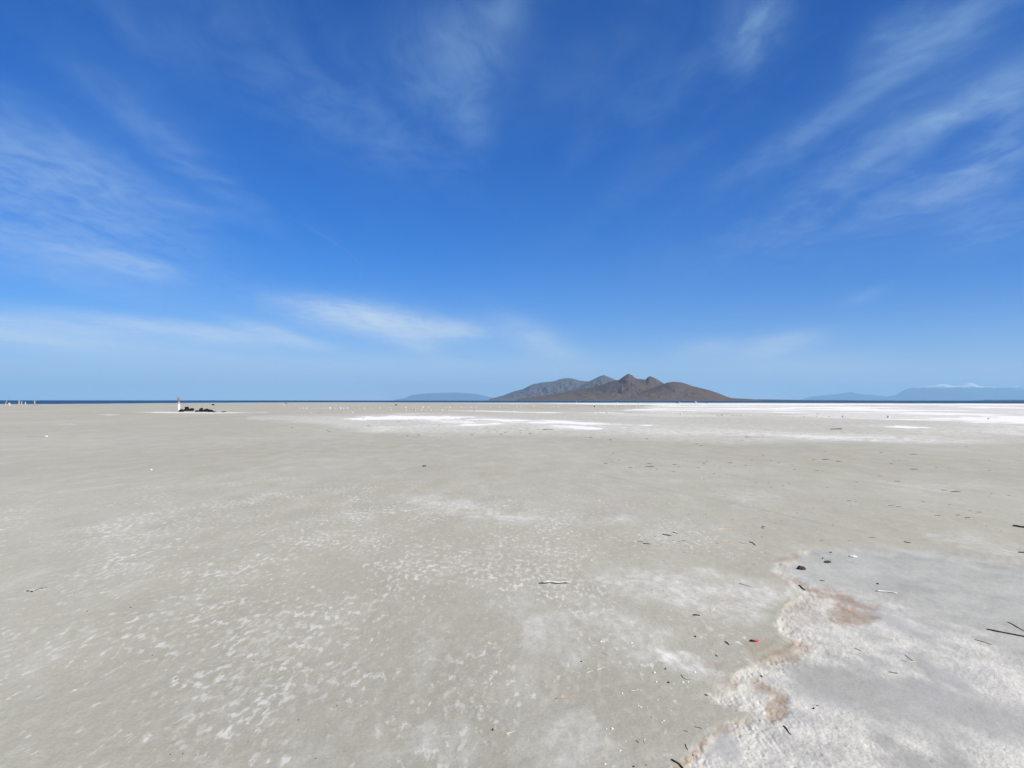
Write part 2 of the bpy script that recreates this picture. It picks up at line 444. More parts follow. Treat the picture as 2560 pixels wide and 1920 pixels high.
def ground_fields(x, y):
    """height and surface masks of the flat at ground points"""
    d = np.hypot(x, y)
    azr = np.arctan2(x, y)
    u, v, w = proj(x, y, np.zeros_like(x))
    front = (w > 0.3) & (v < 2800)
    u = np.where(front, u, -9999.0); v = np.where(front, v, 9999.0)
    near = d < 14
    z = np.zeros_like(x)
    # gentle swells
    z += (fbm(x / 6.0, y / 6.0, 3, 3) - 0.5) * 0.030 * np.clip(d / 3, 0.2, 1) * (d < 400)
    z += (fbm(x / 1.1, y / 1.1, 3, 9) - 0.5) * 0.012 * near
    salt = layer(u, v, x, y, SALT, 100)
    # wind streaks of salt across the far right of the flat
    far = (d > 25) & (d < 700)
    xf, yf = x[far], y[far]
    st = fbm(xf / 16.0, yf / 26.0, 5, 61, 0.55)
    st2 = fbm(xf / 5.0, yf / 9.0, 4, 67, 0.6)
    zone = salt[far]
    band = sstep(0.50, 0.64, st * 0.7 + st2 * 0.3)
    mottled = zone * (0.62 + 0.70 * band)
    keep = sstep(0.93, 0.99, zone)                        # solid white patches stay solid
    mottled = mottled * (1 - keep) + zone * keep
    faint = sstep(0.60, 0.70, st * 0.6 + st2 * 0.4) * 0.16
    salt[far] = np.clip(np.maximum(mottled, faint * sstep(-0.62, -0.2, azr[far])), 0, 1)
    stain = layer(u, v, x, y, STAIN, 300, 0.55)
    cream = layer(u, v, x, y, CREAM, 500, 0.3)
    pool = np.zeros_like(x); blue = np.zeros_like(x); lip = np.zeros_like(x)
    reg = front & (u > 1500) & (v > 1340) & (d < 40)
    ur, vr, xr, yr = u[reg], v[reg], x[reg], y[reg]
    n1 = (fbm(xr * 9, yr * 6, 5, 71, 0.6) - 0.5) * 2
    sd = poly_sd(ur, vr, POOL)
    sc = np.clip((vr - 1000) / 600.0, 0.5, 1.6)
    pool[reg] = sstep(-12, 13, sd + n1 * 22 * sc)
    blue[reg] = sstep(-24, 26, poly_sd(ur, vr, BLUE) + n1 * 30 * sc)
    ed = line_d(ur + n1 * 9 * sc, vr + (fbm(xr * 11, yr * 8, 4, 75, 0.6) - 0.5) * 16 * sc, POOL_EDGE)
    width = (2 + 11 * fbm(xr * 4, yr * 3, 4, 77)) * sc
    lip[reg] = np.exp(-(ed / width) ** 2) * sstep(0.34, 0.60, fbm(xr * 5.2 + 3, yr * 3.5, 4, 79, 0.65))
    bare = layer(u, v, x, y, BARE, 700)
    cream = np.maximum(cream, lip)
    # rough salt crust inside the pool
    crust = np.zeros_like(x)
    lump = fbm(xr * 38, yr * 30, 4, 81, 0.68, True)
    lump2 = fbm(xr * 3.2, yr * 1.5, 4, 83, 0.6)
    cr = pool[reg] * (1 - 0.80 * blue[reg]) * (1 - 0.92 * bare[reg]) * sstep(0.30, 0.58, lump2 + 0.10)
    crust[reg] = cr
    rimz = np.exp(-(ed / (45 * sc)) ** 2)
    z[reg] += cr * (lump - 0.55) * (0.008 + 0.014 * rimz) + lip[reg] * (0.001 + 0.011 * fbm(xr * 22, yr * 18, 4, 85, 0.65)) - pool[reg] * 0.008
    z[reg] += stain[reg] * -0.004
    # small crumbs of mud and salt everywhere close by
    z[near] += (fbm(x[near] * 14, y[near] * 12, 3, 91, 0.6) - 0.5) * 0.0045
    # narrow wheel track
    tr = line_d(u, v, TRACK)
    tw = np.clip((v - 1000) / 220.0, 0.4, 3)
    track = np.exp(-(tr / (1.5 * tw)) ** 2) * sstep(0.34, 0.52, fbm(x * 0.8, y * 0.5, 2, 95)) * front
    z -= track * 0.006
    fleck = np.clip(np.exp(-(((u - 820) / 520) ** 2 + ((v - 1300) / 90) ** 2)) * 0.95
                    + 0.62 * sstep(1150, 1400, v) * sstep(2250, 1500, u)
                    + 0.20 * sstep(1060, 1200, v) * (u > -3000), 0, 1)
    fleck = fleck * (1 - 0.75 * np.exp(-(((u - 1560) / 150) ** 2 + ((v - 1760) / 90) ** 2)))
    fleck = np.where(front, fleck, 0.5 * near)
    olive = sstep(1350, 1880, v) * (0.35 + 0.65 * np.exp(-((u - 1050) / 700) ** 2)) * front
    olive = olive * np.where(near, 0.4 + 1.0 * fbm(x / 0.9, y / 0.7, 3, 97), 1)
    # shoreline
    sdist = shore_dist(azr)
    lake = np.abs(azr) < 1.5
    s = np.where(lake, np.clip((d - sdist + 60) / 60.0, 0, 60), 0)
    z += -0.20 * s - 0.004 * np.clip(s - 1, 0, 60)
    z += np.where(s > 1.5, -0.6, 0) * np.clip(s - 1.5, 0, 3)
    wrack = np.exp(-((d - sdist + 16) / 14.0) ** 2) * lake * sstep(-0.13, -0.02, azr) * sstep(0.42, 0.55, fbm(azr * 60, d * 0 + 1, 4, 99, 0.6))
    z += drop(d * d)
    return dict(z=z, salt=salt, pool=pool, stain=stain, fleck=fleck, blue=blue, olive=olive, crust=crust,
                wrack=wrack, cream=cream, track=track, bare=bare)


def ground_z(x, y):
    return float(ground_fields(np.array([x], float), np.array([y], float))['z'][0])


def build_ground(mat):
    fine_a = np.arange(-56, 56.001, 0.088)
    coarse = np.arange(59, 301.1, 3.0)
    ang = np.radians(np.concatenate([fine_a, coarse]))
    fpx = F * 1024 / 2560
    inv = [np.array([H / 0.25, H / 0.5, H / 0.9, H / 1.3, H / 1.7])]
    t = np.concatenate([np.arange(520, 40, -0.95), np.arange(40, 12, -0.5), np.arange(12, 1.6, -0.12)]) / fpx
    r = np.concatenate([[0.25, 0.5, 0.9, 1.3, 1.7], H / t, [760, 900, 1300, 2500, 5000, 9000, 16000]])
    r = np.unique(np.round(r, 6))
    A, Rr = np.meshgrid(ang, r)
    x = (Rr * np.sin(A)); y = (Rr * np.cos(A))
    shp = x.shape
    f = ground_fields(x.ravel(), y.ravel())
    verts = np.stack([x.ravel(), y.ravel(), f['z']], -1)
    faces = grid_faces(shp[0], shp[1], True)[:, ::-1]
    # close the middle
    c = len(verts)
    verts = np.vstack([verts, [[0, 0, 0]]])
    o = make_mesh('ground', verts, faces, mat)
    me = o.data
    bm = None
    pad = lambda a: np.append(a, 0.0)
    for nm, chans in (('mask_a', ('salt', 'pool', 'stain', 'fleck')), ('mask_b', ('blue', 'olive', 'crust', 'wrack')),
                      ('mask_c', ('cream', 'track', 'bare', 'bare'))):
        at = me.attributes.new(nm, 'FLOAT_COLOR', 'POINT')
        at.data.foreach_set('color', np.stack([pad(f[k]) for k in chans], -1).astype(np.float32).ravel())
    return structure(o)


gm, n = new_mat('salt_mud')
P = n.new('ShaderNodeTexCoord').outputs['Object']


def attr(nm):
    a = n.new('ShaderNodeAttribute', attribute_name=nm)
    s = n.new('ShaderNodeSeparateColor', {0: a.outputs['Color']})
    return s.outputs[0], s.outputs[1], s.outputs[2], a.outputs['Alpha']


salt, pool, stain, fleck = attr('mask_a')
blue, olive, crust, wrack = attr('mask_b')
cream, track, bare, _ = attr('mask_c')
big = n.noise(n.map(P, scale=(0.13, 0.07, 1)), 1.0, 4.0, 0.55)
mid = n.noise(n.map(P, scale=(1.3, 0.8, 1)), 1.0, 4.0, 0.6)
grain = n.noise(P, 70.0, 3.0, 0.7)
mud = n.mix(n.ramp(big, 0.35, 0.68), (0.436, 0.413, 0.328), (0.486, 0.467, 0.383))
mud = n.mix(n.ramp(mid, 0.30, 0.72), n.mix(1.0, mud, (0.90, 0.90, 0.885), 'MULTIPLY'), mud)
mud = n.mix(n.m('MULTIPLY', olive, 0.85), mud, (0.335, 0.322, 0.262))
thin = n.noise(n.map(P, scale=(16.0, 7.0, 1), loc=(4, 1, 0)), 1.0, 4.0, 0.65)
thin2 = n.noise(n.map(P, scale=(2.6, 0.9, 1), loc=(7, 3, 0)), 1.0, 5.0, 0.68)
mud = n.mix(n.m('MULTIPLY', n.ramp(thin, 0.46, 0.72), 0.22), mud, (0.62, 0.60, 0.52))
mud = n.mix(n.m('MULTIPLY', n.ramp(thin2, 0.48, 0.74), 0.30), mud, (0.62, 0.60, 0.53))
mud = n.mix(n.m('MULTIPLY', n.ramp(thin2, 0.30, 0.44, 1.0, 0.0), 0.30), mud, (0.37, 0.35, 0.275))
pinkn = n.ramp(n.noise(n.map(P, scale=(0.5, 0.16, 1), loc=(3, 9, 0)), 1.0, 3.0, 0.6), 0.52, 0.74)
mud = n.mix(n.m('MULTIPLY', pinkn, 0.45), mud, (0.44, 0.395, 0.355))
# salt flecks
wp = n.vm('ADD', P, n.vm('SCALE', n.vm('SUBTRACT', n.noise(P, 2.2, 2.0, 0.5, out='Color'), (0.5, 0.5, 0.5)), 0.07))
f1 = n.noise(n.map(wp, scale=(21.0, 8.5, 1), rot=(0, 0, rad(6))), 1.0, 3.0, 0.55, 0.1)
f2 = n.noise(n.map(wp, scale=(1.1, 0.55, 1), loc=(5, 2, 0)), 1.0, 3.0, 0.5)
f3 = n.noise(n.map(wp, scale=(44.0, 26.0, 1), loc=(1, 7, 0)), 1.0, 2.0, 0.5)
amount = n.m('MULTIPLY_ADD', n.ramp(f2, 0.36, 0.66), 0.85, n.m('MULTIPLY', fleck, 0.9))
amount = n.m('MULTIPLY', amount, n.ramp(fleck, 0.0, 0.45))
thr = n.m('MULTIPLY_ADD', amount, -0.155, 0.765)
fl = n.ramp(n.m('SUBTRACT', n.m('MULTIPLY_ADD', f3, 0.22, f1), n.m('ADD', thr, 0.106)), -0.045, 0.12)
fl = n.m('MULTIPLY', fl, n.m('SUBTRACT', 1.0, pool))
fl = n.m('MULTIPLY', fl, n.ramp(n.noise(n.map(P, scale=(4.2, 3.0, 1), loc=(8, 4, 0)), 1.0, 2.0, 0.5), 0.30, 0.70, 0.35, 1.15))
s_tex = n.noise(n.map(wp, scale=(3.0, 1.7, 1)), 1.0, 6.0, 0.62)
s_fine = n.noise(n.map(wp, scale=(14.0, 6.5, 1), loc=(6, 1, 0)), 1.0, 4.0, 0.65)
s_am = n.m('MULTIPLY', salt, n.m('MULTIPLY', n.ramp(s_tex, 0.30, 0.66, 0.15, 1.15), n.ramp(s_fine, 0.34, 0.66, 0.35, 1.3)), clamp=True)
s_am = n.m('MAXIMUM', s_am, n.ramp(salt, 0.68, 0.92))
s_tot = n.m('MAXIMUM', n.m('MULTIPLY', fl, 0.42), s_am, clamp=True)
SALTC = (0.88, 0.855, 0.80)
colr = n.mix(s_tot, mud, SALTC)
# dried pool: bluish fine silt and rough white crust
silt = n.mix(n.ramp(n.noise(n.map(P, scale=(2.2, 1.5, 1)), 1.0, 5.0, 0.65), 0.3, 0.7), (0.352, 0.350, 0.312), (0.47, 0.464, 0.415))
dry = n.mix(n.ramp(mid, 0.3, 0.7), (0.36, 0.35, 0.315), (0.46, 0.45, 0.42))
pbase = n.mix(blue, dry, silt)
c1 = n.noise(n.map(wp, scale=(5.0, 3.4, 1)), 1.0, 7.0, 0.68)
c2 = n.noise(P, 85.0, 4.0, 0.68)
cam_ = n.m('MULTIPLY', crust, n.ramp(n.m('MULTIPLY_ADD', c2, 0.35, c1), 0.46, 0.86, 0.10, 0.95), clamp=True)
pcol = n.mix(cam_, pbase, (0.715, 0.685, 0.595))
pits = n.m('MULTIPLY', n.ramp(n.noise(n.map(P, scale=(34.0, 24.0, 1)), 1.0, 4.0, 0.75), 0.30, 0.42, 1.0, 0.0), crust)
pcol = n.mix(n.m('MULTIPLY', pits, 0.6), pcol, (0.27, 0.24, 0.195))
colr = n.mix(pool, colr, pcol)
colr = n.mix(n.m('MULTIPLY', cream, n.ramp(n.m('MULTIPLY_ADD', c2, 0.5, c1), 0.55, 0.92, 0.10, 0.95), clamp=True), colr, (0.63, 0.60, 0.50))
stain = n.m('MULTIPLY', stain, n.ramp(n.noise(n.map(P, scale=(7.0, 5.0, 1), loc=(2, 2, 0)), 1.0, 5.0, 0.7), 0.30, 0.56, 0.45, 1.0))
colr = n.mix(n.m('MULTIPLY', stain, n.ramp(n.m('MULTIPLY_ADD', c2, 0.4, c1), 0.45, 0.85, 1.0, 0.62)), colr, (0.325, 0.225, 0.148))
colr = n.mix(n.m('MULTIPLY', track, 0.18), colr, (0.24, 0.23, 0.21))
colr = n.mix(n.m('MULTIPLY', wrack, 0.8), colr, (0.17, 0.135, 0.10))
colr = n.mix(1.0, colr, n.mix(n.ramp(grain, 0.25, 0.75), (0.90, 0.90, 0.90), (1.06, 1.06, 1.06)), 'MULTIPLY')
hgt = n.m('MULTIPLY_ADD', grain, 0.0022, n.m('MULTIPLY', n.noise(P, 24.0, 4.0, 0.65), 0.004))
hgt = n.m('ADD', hgt, n.m('MULTIPLY', n.m('MULTIPLY', c2, n.m('MAXIMUM', crust, cream)), 0.006))
hgt = n.m('ADD', hgt, n.m('MULTIPLY', fl, 0.0015))
bump = n.new('ShaderNodeBump', {'Height': hgt, 'Strength': 0.6, 'Distance': 1.0})
b = n.new('ShaderNodeBsdfPrincipled', {'Base Color': colr, 'Roughness': 0.9, 'Normal': bump.outputs[0], 'Specular IOR Level': 0.15})
finish(n, b.outputs[0])
ground = build_ground(gm)

# ------------------------------------------------------------------ the lake
wm, n = new_mat('lake_water')
P = n.new('ShaderNodeTexCoord').outputs['Object']
w1 = n.noise(n.map(P, scale=(0.05, 0.12, 1)), 1.0, 4.0, 0.6)
w2 = n.noise(n.map(P, scale=(0.002, 0.0045, 1)), 1.0, 3.0, 0.5)
wc = n.mix(n.ramp(w2, 0.35, 0.65), (0.012, 0.066, 0.150), (0.020, 0.086, 0.185))
bump = n.new('ShaderNodeBump', {'Height': w1, 'Strength': 1.0, 'Distance': 2.0})
b = n.new('ShaderNodeBsdfPrincipled', {'Base Color': wc, 'Roughness': 0.45, 'IOR': 1.33, 'Specular IOR Level': 0.12,
                                       'Normal': bump.outputs[0]})
finish(n, b.outputs[0])
ang = np.radians(np.linspace(-80, 80, 161))
rr = np.concatenate([np.linspace(280, 900, 16), np.geomspace(1000, 40000, 90)])
A, Rr = np.meshgrid(ang, rr)
lv = np.stack([(Rr * np.sin(A)).ravel(), (Rr * np.cos(A)).ravel(), (WATER_Z + drop(Rr * Rr)).ravel()], -1)
structure(make_mesh('lake', lv, grid_faces(*A.shape)[:, ::-1], wm))

# ------------------------------------------------------------------ mountains
HORIZON = 1001.4


def ridge(pts, s):
    """skyline: photo points -> height per metre of distance, at slopes s = X/Y"""
    xs = np.array([(p[0] - 1280.0) / F for p in pts]); hs = np.array([max(HORIZON - p[1], 0.0) / F for p in pts])
    return np.interp(s, xs, hs, left=0.0, right=0.0)


def hills(name, ranges, d0, d1, s0, s1, mat, nx=700, ny=200, seed=1, rough=0.2, curve=True, gully=700.0):
    s = np.linspace(s0, s1, nx); dd = np.unique(np.concatenate([np.linspace(d0, d1, ny), [q[1] for q in ranges]]))
    ny = len(dd)
    S, D = np.meshgrid(s, dd)
    X = S * D
    hh = np.full(S.shape, -30.0)
    for i, (pts, dist, foot, back) in enumerate(ranges):
        pr = ridge(pts, S) * dist
        soft = sum(ridge(pts, S + q * 0.0055) for q in range(-4, 5)) / 9.0 * dist
        k = max(2, nx // 250)
        vv = np.where(D < dist, np.clip((D - foot) / (dist - foot), 0, 1), np.clip((back - D) / (back - dist), 0, 1))
        gl = fbm(X / gully + (D - dist) / (gully * 5), D / (gully * 2.6), 5, seed + i * 13, 0.55, True) - 0.5
        fine = fbm(X / (gully * .3), D / (gully * .4), 4, seed + i * 13 + 5, 0.6) - 0.5
        body = vv ** 1.35
        w = np.clip(4 * vv * (1 - vv), 0, 1)
        base_h = soft + (pr - soft) * vv ** 3.2
        h = base_h * (body + rough * w * (gl * 1.1 + fine * 0.9)) + pr * 0.03 * fine * vv
        hh = np.maximum(hh, np.where(pr * vv > 0.5, h, -30))
    zc = drop(X * X + D * D) * 0 if not curve else 0
    # feet of far land dip under the curved horizon
    Z = hh + H
    # put the base just under the visible horizon
    base = drop(X * X + D * D)
    Z = np.where(hh <= 0.0, base - 30, np.maximum(Z, base - 30))
    v = np.stack([X.ravel(), D.ravel(), Z.ravel()], -1)
    return structure(make_mesh(name, v, grid_faces(ny, nx), mat))


def rock_mat(name, lowc, midc, topc, scale, z0, z1, snow=None):
    m, n = new_mat(name)
    g = n.new('ShaderNodeNewGeometry')
    pos = g.outputs['Position']
    zc = n.new('ShaderNodeSeparateXYZ', {0: pos}).outputs[2]
    a = n.noise(pos, scale, 5.0, 0.6)
    c = n.noise(pos, scale * 4, 4.0, 0.65)
    e = n.m('ADD', zc, n.m('MULTIPLY', n.m('SUBTRACT', a, 0.5), (z1 - z0) * 0.9))
    colr = n.mix(n.ramp(e, z0, z0 + (z1 - z0) * 0.45), lowc, midc)
    colr = n.mix(n.ramp(e, z0 + (z1 - z0) * 0.5, z1), colr, topc)
    colr = n.mix(1.0, colr, n.mix(n.ramp(c, 0.3, 0.7), (0.90, 0.91, 0.90), (1.09, 1.08, 1.06)), 'MULTIPLY')
    if snow:
        up = n.new('ShaderNodeSeparateXYZ', {0: g.outputs['Normal']}).outputs[2]
        sn = n.m('ADD', zc, n.m('MULTIPLY', n.m('SUBTRACT', n.noise(pos, scale * 7, 5.0, 0.7), 0.5), snow[1]))
        colr = n.mix(n.ramp(sn, snow[0], snow[0] + snow[2]), colr, (0.88, 0.89, 0.90))
    b = n.new('ShaderNodeBsdfPrincipled', {'Base Color': colr, 'Roughness': 0.95, 'Specular IOR Level': 0.05})
    finish(n, b.outputs[0])
    return m


ISL_BACK = [(1223, 999), (1257, 990), (1280, 981), (1307, 973.6), (1330, 962), (1357, 956.8), (1387, 953.5), (1401, 948.5),
            (1417, 945.8), (1434, 947.5), (1447, 951.8), (1464, 954), (1478, 954.2), (1514, 960), (1548, 977), (1600, 999)]
ISL_PEAK = [(1400, 985), (1447, 968), (1474, 954), (1488, 946.8), (1498, 941.8), (1509.5, 938), (1521, 942.8), (1538, 950),
            (1560, 962), (1600, 985)]
ISL_MAIN = [(1290, 999.5), (1314, 996), (1360, 990), (1397, 984), (1447, 975), (1494, 966), (1520, 957.5), (1538, 951.3),
            (1548, 950.6), (1556, 944.8), (1565, 938.5), (1571.8, 935.2), (1581, 939), (1588, 945.5), (1597, 948.5),
            (1615, 949), (1620, 943.5), (1625.3, 941), (1633, 944), (1643, 949), (1655, 956), (1663, 961), (1700, 975),
            (1760, 990), (1800, 999)]
ISL_RIGHT = [(1540, 999), (1590, 986), (1640, 968), (1660, 960), (1672, 956.5), (1685, 955), (1705, 957), (1719, 960.8),
             (1732, 966), (1745, 969), (1770, 975), (1790, 981), (1800, 985), (1817, 992), (1830, 995.5), (1880, 998.2), (1905, 1000)]
FAR_LEFT = [(985, 1001), (1000, 999), (1016, 995), (1028, 989), (1051, 986), (1074, 984), (1103, 983.4), (1138, 982), (1167, 984),
            (1190, 985.4), (1204, 989), (1227, 994.4), (1248, 999), (1270, 1001)]
SNOW_A = [(2000, 1000), (2034, 991), (2079, 986.7), (2115, 982), (2127, 979), (2139, 983), (2162, 986.7), (2192, 988), (2213, 991),
          (2260, 1000)]
SNOW_B = [(2180, 999), (2213, 992.6), (2243, 986.7), (2258, 976), (2282, 968.8), (2312, 965), (2332, 964), (2350, 960), (2365, 960),
          (2380, 964), (2401, 964), (2422, 956), (2434, 958), (2446, 964), (2467, 966), (2485, 966), (2511, 970), (2529, 965.8),
          (2544, 965), (2560, 970), (2620, 966), (2700, 980), (2800, 990), (2950, 1000)]
isl_m = rock_mat('island_slopes', (0.128, 0.104, 0.082), (0.102, 0.082, 0.075), (0.098, 0.080, 0.077), 0.004, 0, 170)
hills('mountain_island', [(ISL_BACK, 11200, 10100, 12600), (ISL_PEAK, 9600, 8700, 10900), (ISL_MAIN, 3900, 3250, 4750),
                          (ISL_RIGHT, 3500, 3080, 4250)], 3000, 12700, -0.06, 0.40, isl_m, 1000, 560, 21, 0.24, gully=180.0)
far_m = rock_mat('far_slopes', (0.10, 0.095, 0.08), (0.085, 0.085, 0.08), (0.09, 0.09, 0.085), 0.0008, 0, 450)
hills('distant_hills', [(FAR_LEFT, 46000, 42000, 51000)], 41700, 51400, -0.19, 0.0, far_m, 300, 60, 51, 0.18, gully=1650.0)
snow_m = rock_mat('snow_slopes', (0.085, 0.09, 0.085), (0.075, 0.08, 0.08), (0.09, 0.09, 0.09), 0.00065, 0, 850, snow=(850, 800, 70))
hills('snow_mountains', [(SNOW_A, 49000, 45000, 53000), (SNOW_B, 45000, 41000, 49500)], 40700, 53300, 0.40, 1.05, snow_m,
      700, 90, 71, 0.22, gully=1350.0)
# low land on the far shore, right of the island
LOW = [(1870, 1000), (1895, 998.6), (1930, 998.9), (1975, 999.8), (2010, 1000.4), (2100, 1000.6), (2180, 1001.2), (2300, 1001.2),
       (2440, 1001.0), (2468, 999.4), (2478, 999.9), (2510, 999.3), (2560, 999.2), (2800, 999.5), (3000, 1001)]
hills('far_shore', [(LOW, 6200, 5900, 6900)], 5850, 6950, 0.33, 1.05, rock_mat('shore_scrub', (0.06, 0.07, 0.06), (0.07, 0.075, 0.06),
      (0.07, 0.075, 0.06), 0.01, 0, 12), 500, 24, 91, 0.1, gully=160.0)

# ------------------------------------------------------------------ the air
HAZE = True
if HAZE:
    hm = bpy.data.materials.new('air')
    hm.use_nodes = True
    n = Nodes(hm.node_tree)
    vol = n.new('ShaderNodeVolumePrincipled', {'Color': (0.46, 0.77, 1.0, 1.0), 'Density': 3.5e-5, 'Anisotropy': 0.05})
    n.t.links.new(vol.outputs[0], n.new('ShaderNodeOutputMaterial').inputs[1])
    L, zb, zt = 58000.0, -503.0, 1260.0
    hv = [(-L, -20000, zb), (L, -20000, zb), (L, L, zb), (-L, L, zb), (-L, -20000, zt), (L, -20000, zt), (L, L, zt), (-L, L, zt)]
    hf = [(0, 3, 2, 1), (4, 5, 6, 7), (0, 1, 5, 4), (1, 2, 6, 5), (2, 3, 7, 6), (3, 0, 4, 7)]
    hz = make_mesh('haze', hv, hf, hm, smooth=False)
    hz['kind'] = 'stuff'


# ------------------------------------------------------------------ things lying and standing on the flat
rng = random.Random(7)


def simple_mat(name, c1, c2, scale=30.0, rough=0.9, bump=0.3, spec=0.1, flakes=None):
    m, n = new_mat(name)
    p = n.new('ShaderNodeTexCoord').outputs['Object']
    a = n.noise(p, scale, 4.0, 0.65)
    c = n.mix(n.ramp(a, 0.3, 0.7), c1, c2)
    if flakes:
        c = n.mix(n.ramp(n.noise(p, scale * 0.6, 3.0, 0.6), flakes[0], flakes[0] + 0.08), c, flakes[1])
    bm_ = n.new('ShaderNodeBump', {'Height': a, 'Strength': bump, 'Distance': 0.02})
    b = n.new('ShaderNodeBsdfPrincipled', {'Base Color': c, 'Roughness': rough, 'Specular IOR Level': spec,
                                           'Normal': bm_.outputs[0]})
    finish(n, b.outputs[0])
    return m


M_DARK = simple_mat('dark_wood', (0.018, 0.017, 0.018), (0.055, 0.048, 0.042), 60.0)
M_BROWN = simple_mat('brown_wood', (0.10, 0.075, 0.055), (0.17, 0.13, 0.095), 60.0)
M_GREYW = simple_mat('grey_wood', (0.20, 0.18, 0.155), (0.32, 0.29, 0.25), 60.0)
M_PINK = simple_mat('reddish_reed', (0.42, 0.27, 0.21), (0.55, 0.40, 0.31), 50.0)
M_ORANGE = simple_mat('orange_reed', (0.46, 0.27, 0.14), (0.58, 0.38, 0.22), 50.0)
M_STRAW = simple_mat('pale_straw', (0.55, 0.50, 0.38), (0.72, 0.67, 0.54), 50.0)
M_GREEN = simple_mat('green_reed', (0.13, 0.21, 0.06), (0.22, 0.31, 0.10), 40.0)
M_WHITE = simple_mat('white_crust', (0.74, 0.71, 0.66), (0.84, 0.82, 0.78), 40.0)
M_PLANK = simple_mat('salted_wood', (0.52, 0.49, 0.42), (0.80, 0.77, 0.70), 60.0, bump=0.1)
M_BONE = simple_mat('white_plastic', (0.82, 0.82, 0.82), (0.86, 0.86, 0.86), 20.0, rough=0.5, spec=0.4, bump=0.05)
M_RED = simple_mat('red_plastic', (0.55, 0.04, 0.06), (0.65, 0.08, 0.09), 20.0, rough=0.45, spec=0.4, bump=0.05)
M_ROCK = simple_mat('black_rock', (0.006, 0.005, 0.006), (0.028, 0.022, 0.022), 6.0, bump=0.8)
M_SALTROCK = simple_mat('salted_stump', (0.54, 0.51, 0.45), (0.74, 0.72, 0.67), 14.0, bump=0.6)
M_HALF = simple_mat('salt_and_shade_stump', (0.05, 0.045, 0.04), (0.11, 0.09, 0.08), 9.0, bump=0.6, flakes=(0.47, (0.78, 0.76, 0.72)))  # dark tone paints in the stumps' shaded sides, broken up by salt flakes
M_CREAMP = simple_mat('cream_post', (0.36, 0.33, 0.26), (0.52, 0.49, 0.41), 9.0, bump=0.4)
M_CHIP = simple_mat('weathered_chip', (0.11, 0.10, 0.085), (0.21, 0.185, 0.15), 40.0)
M_PAINT = simple_mat('white_paint', (0.76, 0.75, 0.73), (0.84, 0.83, 0.82), 5.0, rough=0.7, bump=0.1)
M_RUST = simple_mat('weathered_red_brown', (0.24, 0.15, 0.12), (0.36, 0.25, 0.20), 7.0, bump=0.5)
M_TAN = simple_mat('bare_tan_wood', (0.42, 0.36, 0.26), (0.52, 0.46, 0.36), 7.0, bump=0.4)
M_WEED = simple_mat('dried_weed', (0.035, 0.032, 0.04), (0.16, 0.11, 0.10), 90.0, bump=0.8)


def tag(o, label, cat, group=None):
    o['label'] = label
    o['category'] = cat
    if group:
        o['group'] = group
    return o


def link_mesh(name, bm, mat, loc=(0, 0, 0), parent=None, smooth=True):
    me = bpy.data.meshes.new(name)
    bm.normal_update()
    bm.to_mesh(me)
    bm.free()
    for p in me.polygons:
        p.use_smooth = smooth
    me.materials.append(mat)
    o = bpy.data.objects.new(name, me)
    o.location = loc
    COL.objects.link(o)
    if parent:
        o.parent = parent
    return o


def tube(bm, pts, radii, sides=8, flat=1.0, wob=0.12):
    """bent tapering rod through the points, closed at both ends"""
    pts = [Vector(p) for p in pts]
    rings = []
    for i, p in enumerate(pts):
        t = (pts[min(i + 1, len(pts) - 1)] - pts[max(i - 1, 0)]).normalized()
        up = Vector((0, 0, 1)) if abs(t.z) < 0.9 else Vector((0, 1, 0))
        a = t.cross(up).normalized(); b = a.cross(t).normalized()
        ring = []
        for k in range(sides):
            th = 2 * math.pi * k / sides
            q = radii[i] * (1 + rng.uniform(-wob, wob))
            ring.append(bm.verts.new(p + a * math.cos(th) * q + b * math.sin(th) * q * flat))
        rings.append(ring)
    for r0, r1 in zip(rings[:-1], rings[1:]):
        for k in range(sides):
            bm.faces.new((r0[k], r0[(k + 1) % sides], r1[(k + 1) % sides], r1[k]))
    bm.faces.new(rings[0][::-1])
    bm.faces.new(rings[-1])


def resample(P3, n):
    """smooth the polyline to n points"""
    P3 = [Vector(p) for p in P3]
    L = [0.0]
    for a, b in zip(P3[:-1], P3[1:]):
        L.append(L[-1] + (b - a).length)
    out = []
    for i in range(n):
        s_ = L[-1] * i / (n - 1)
        k = max(j for j in range(len(L) - 1) if L[j] <= s_ + 1e-9)
        f = (s_ - L[k]) / max(L[k + 1] - L[k], 1e-9)
        out.append(P3[k].lerp(P3[k + 1], f))
    return out


def dist_px(px, py):
    x, y = gp(px, py)
    return math.hypot(x, y) / F          # metres that one photo pixel covers there


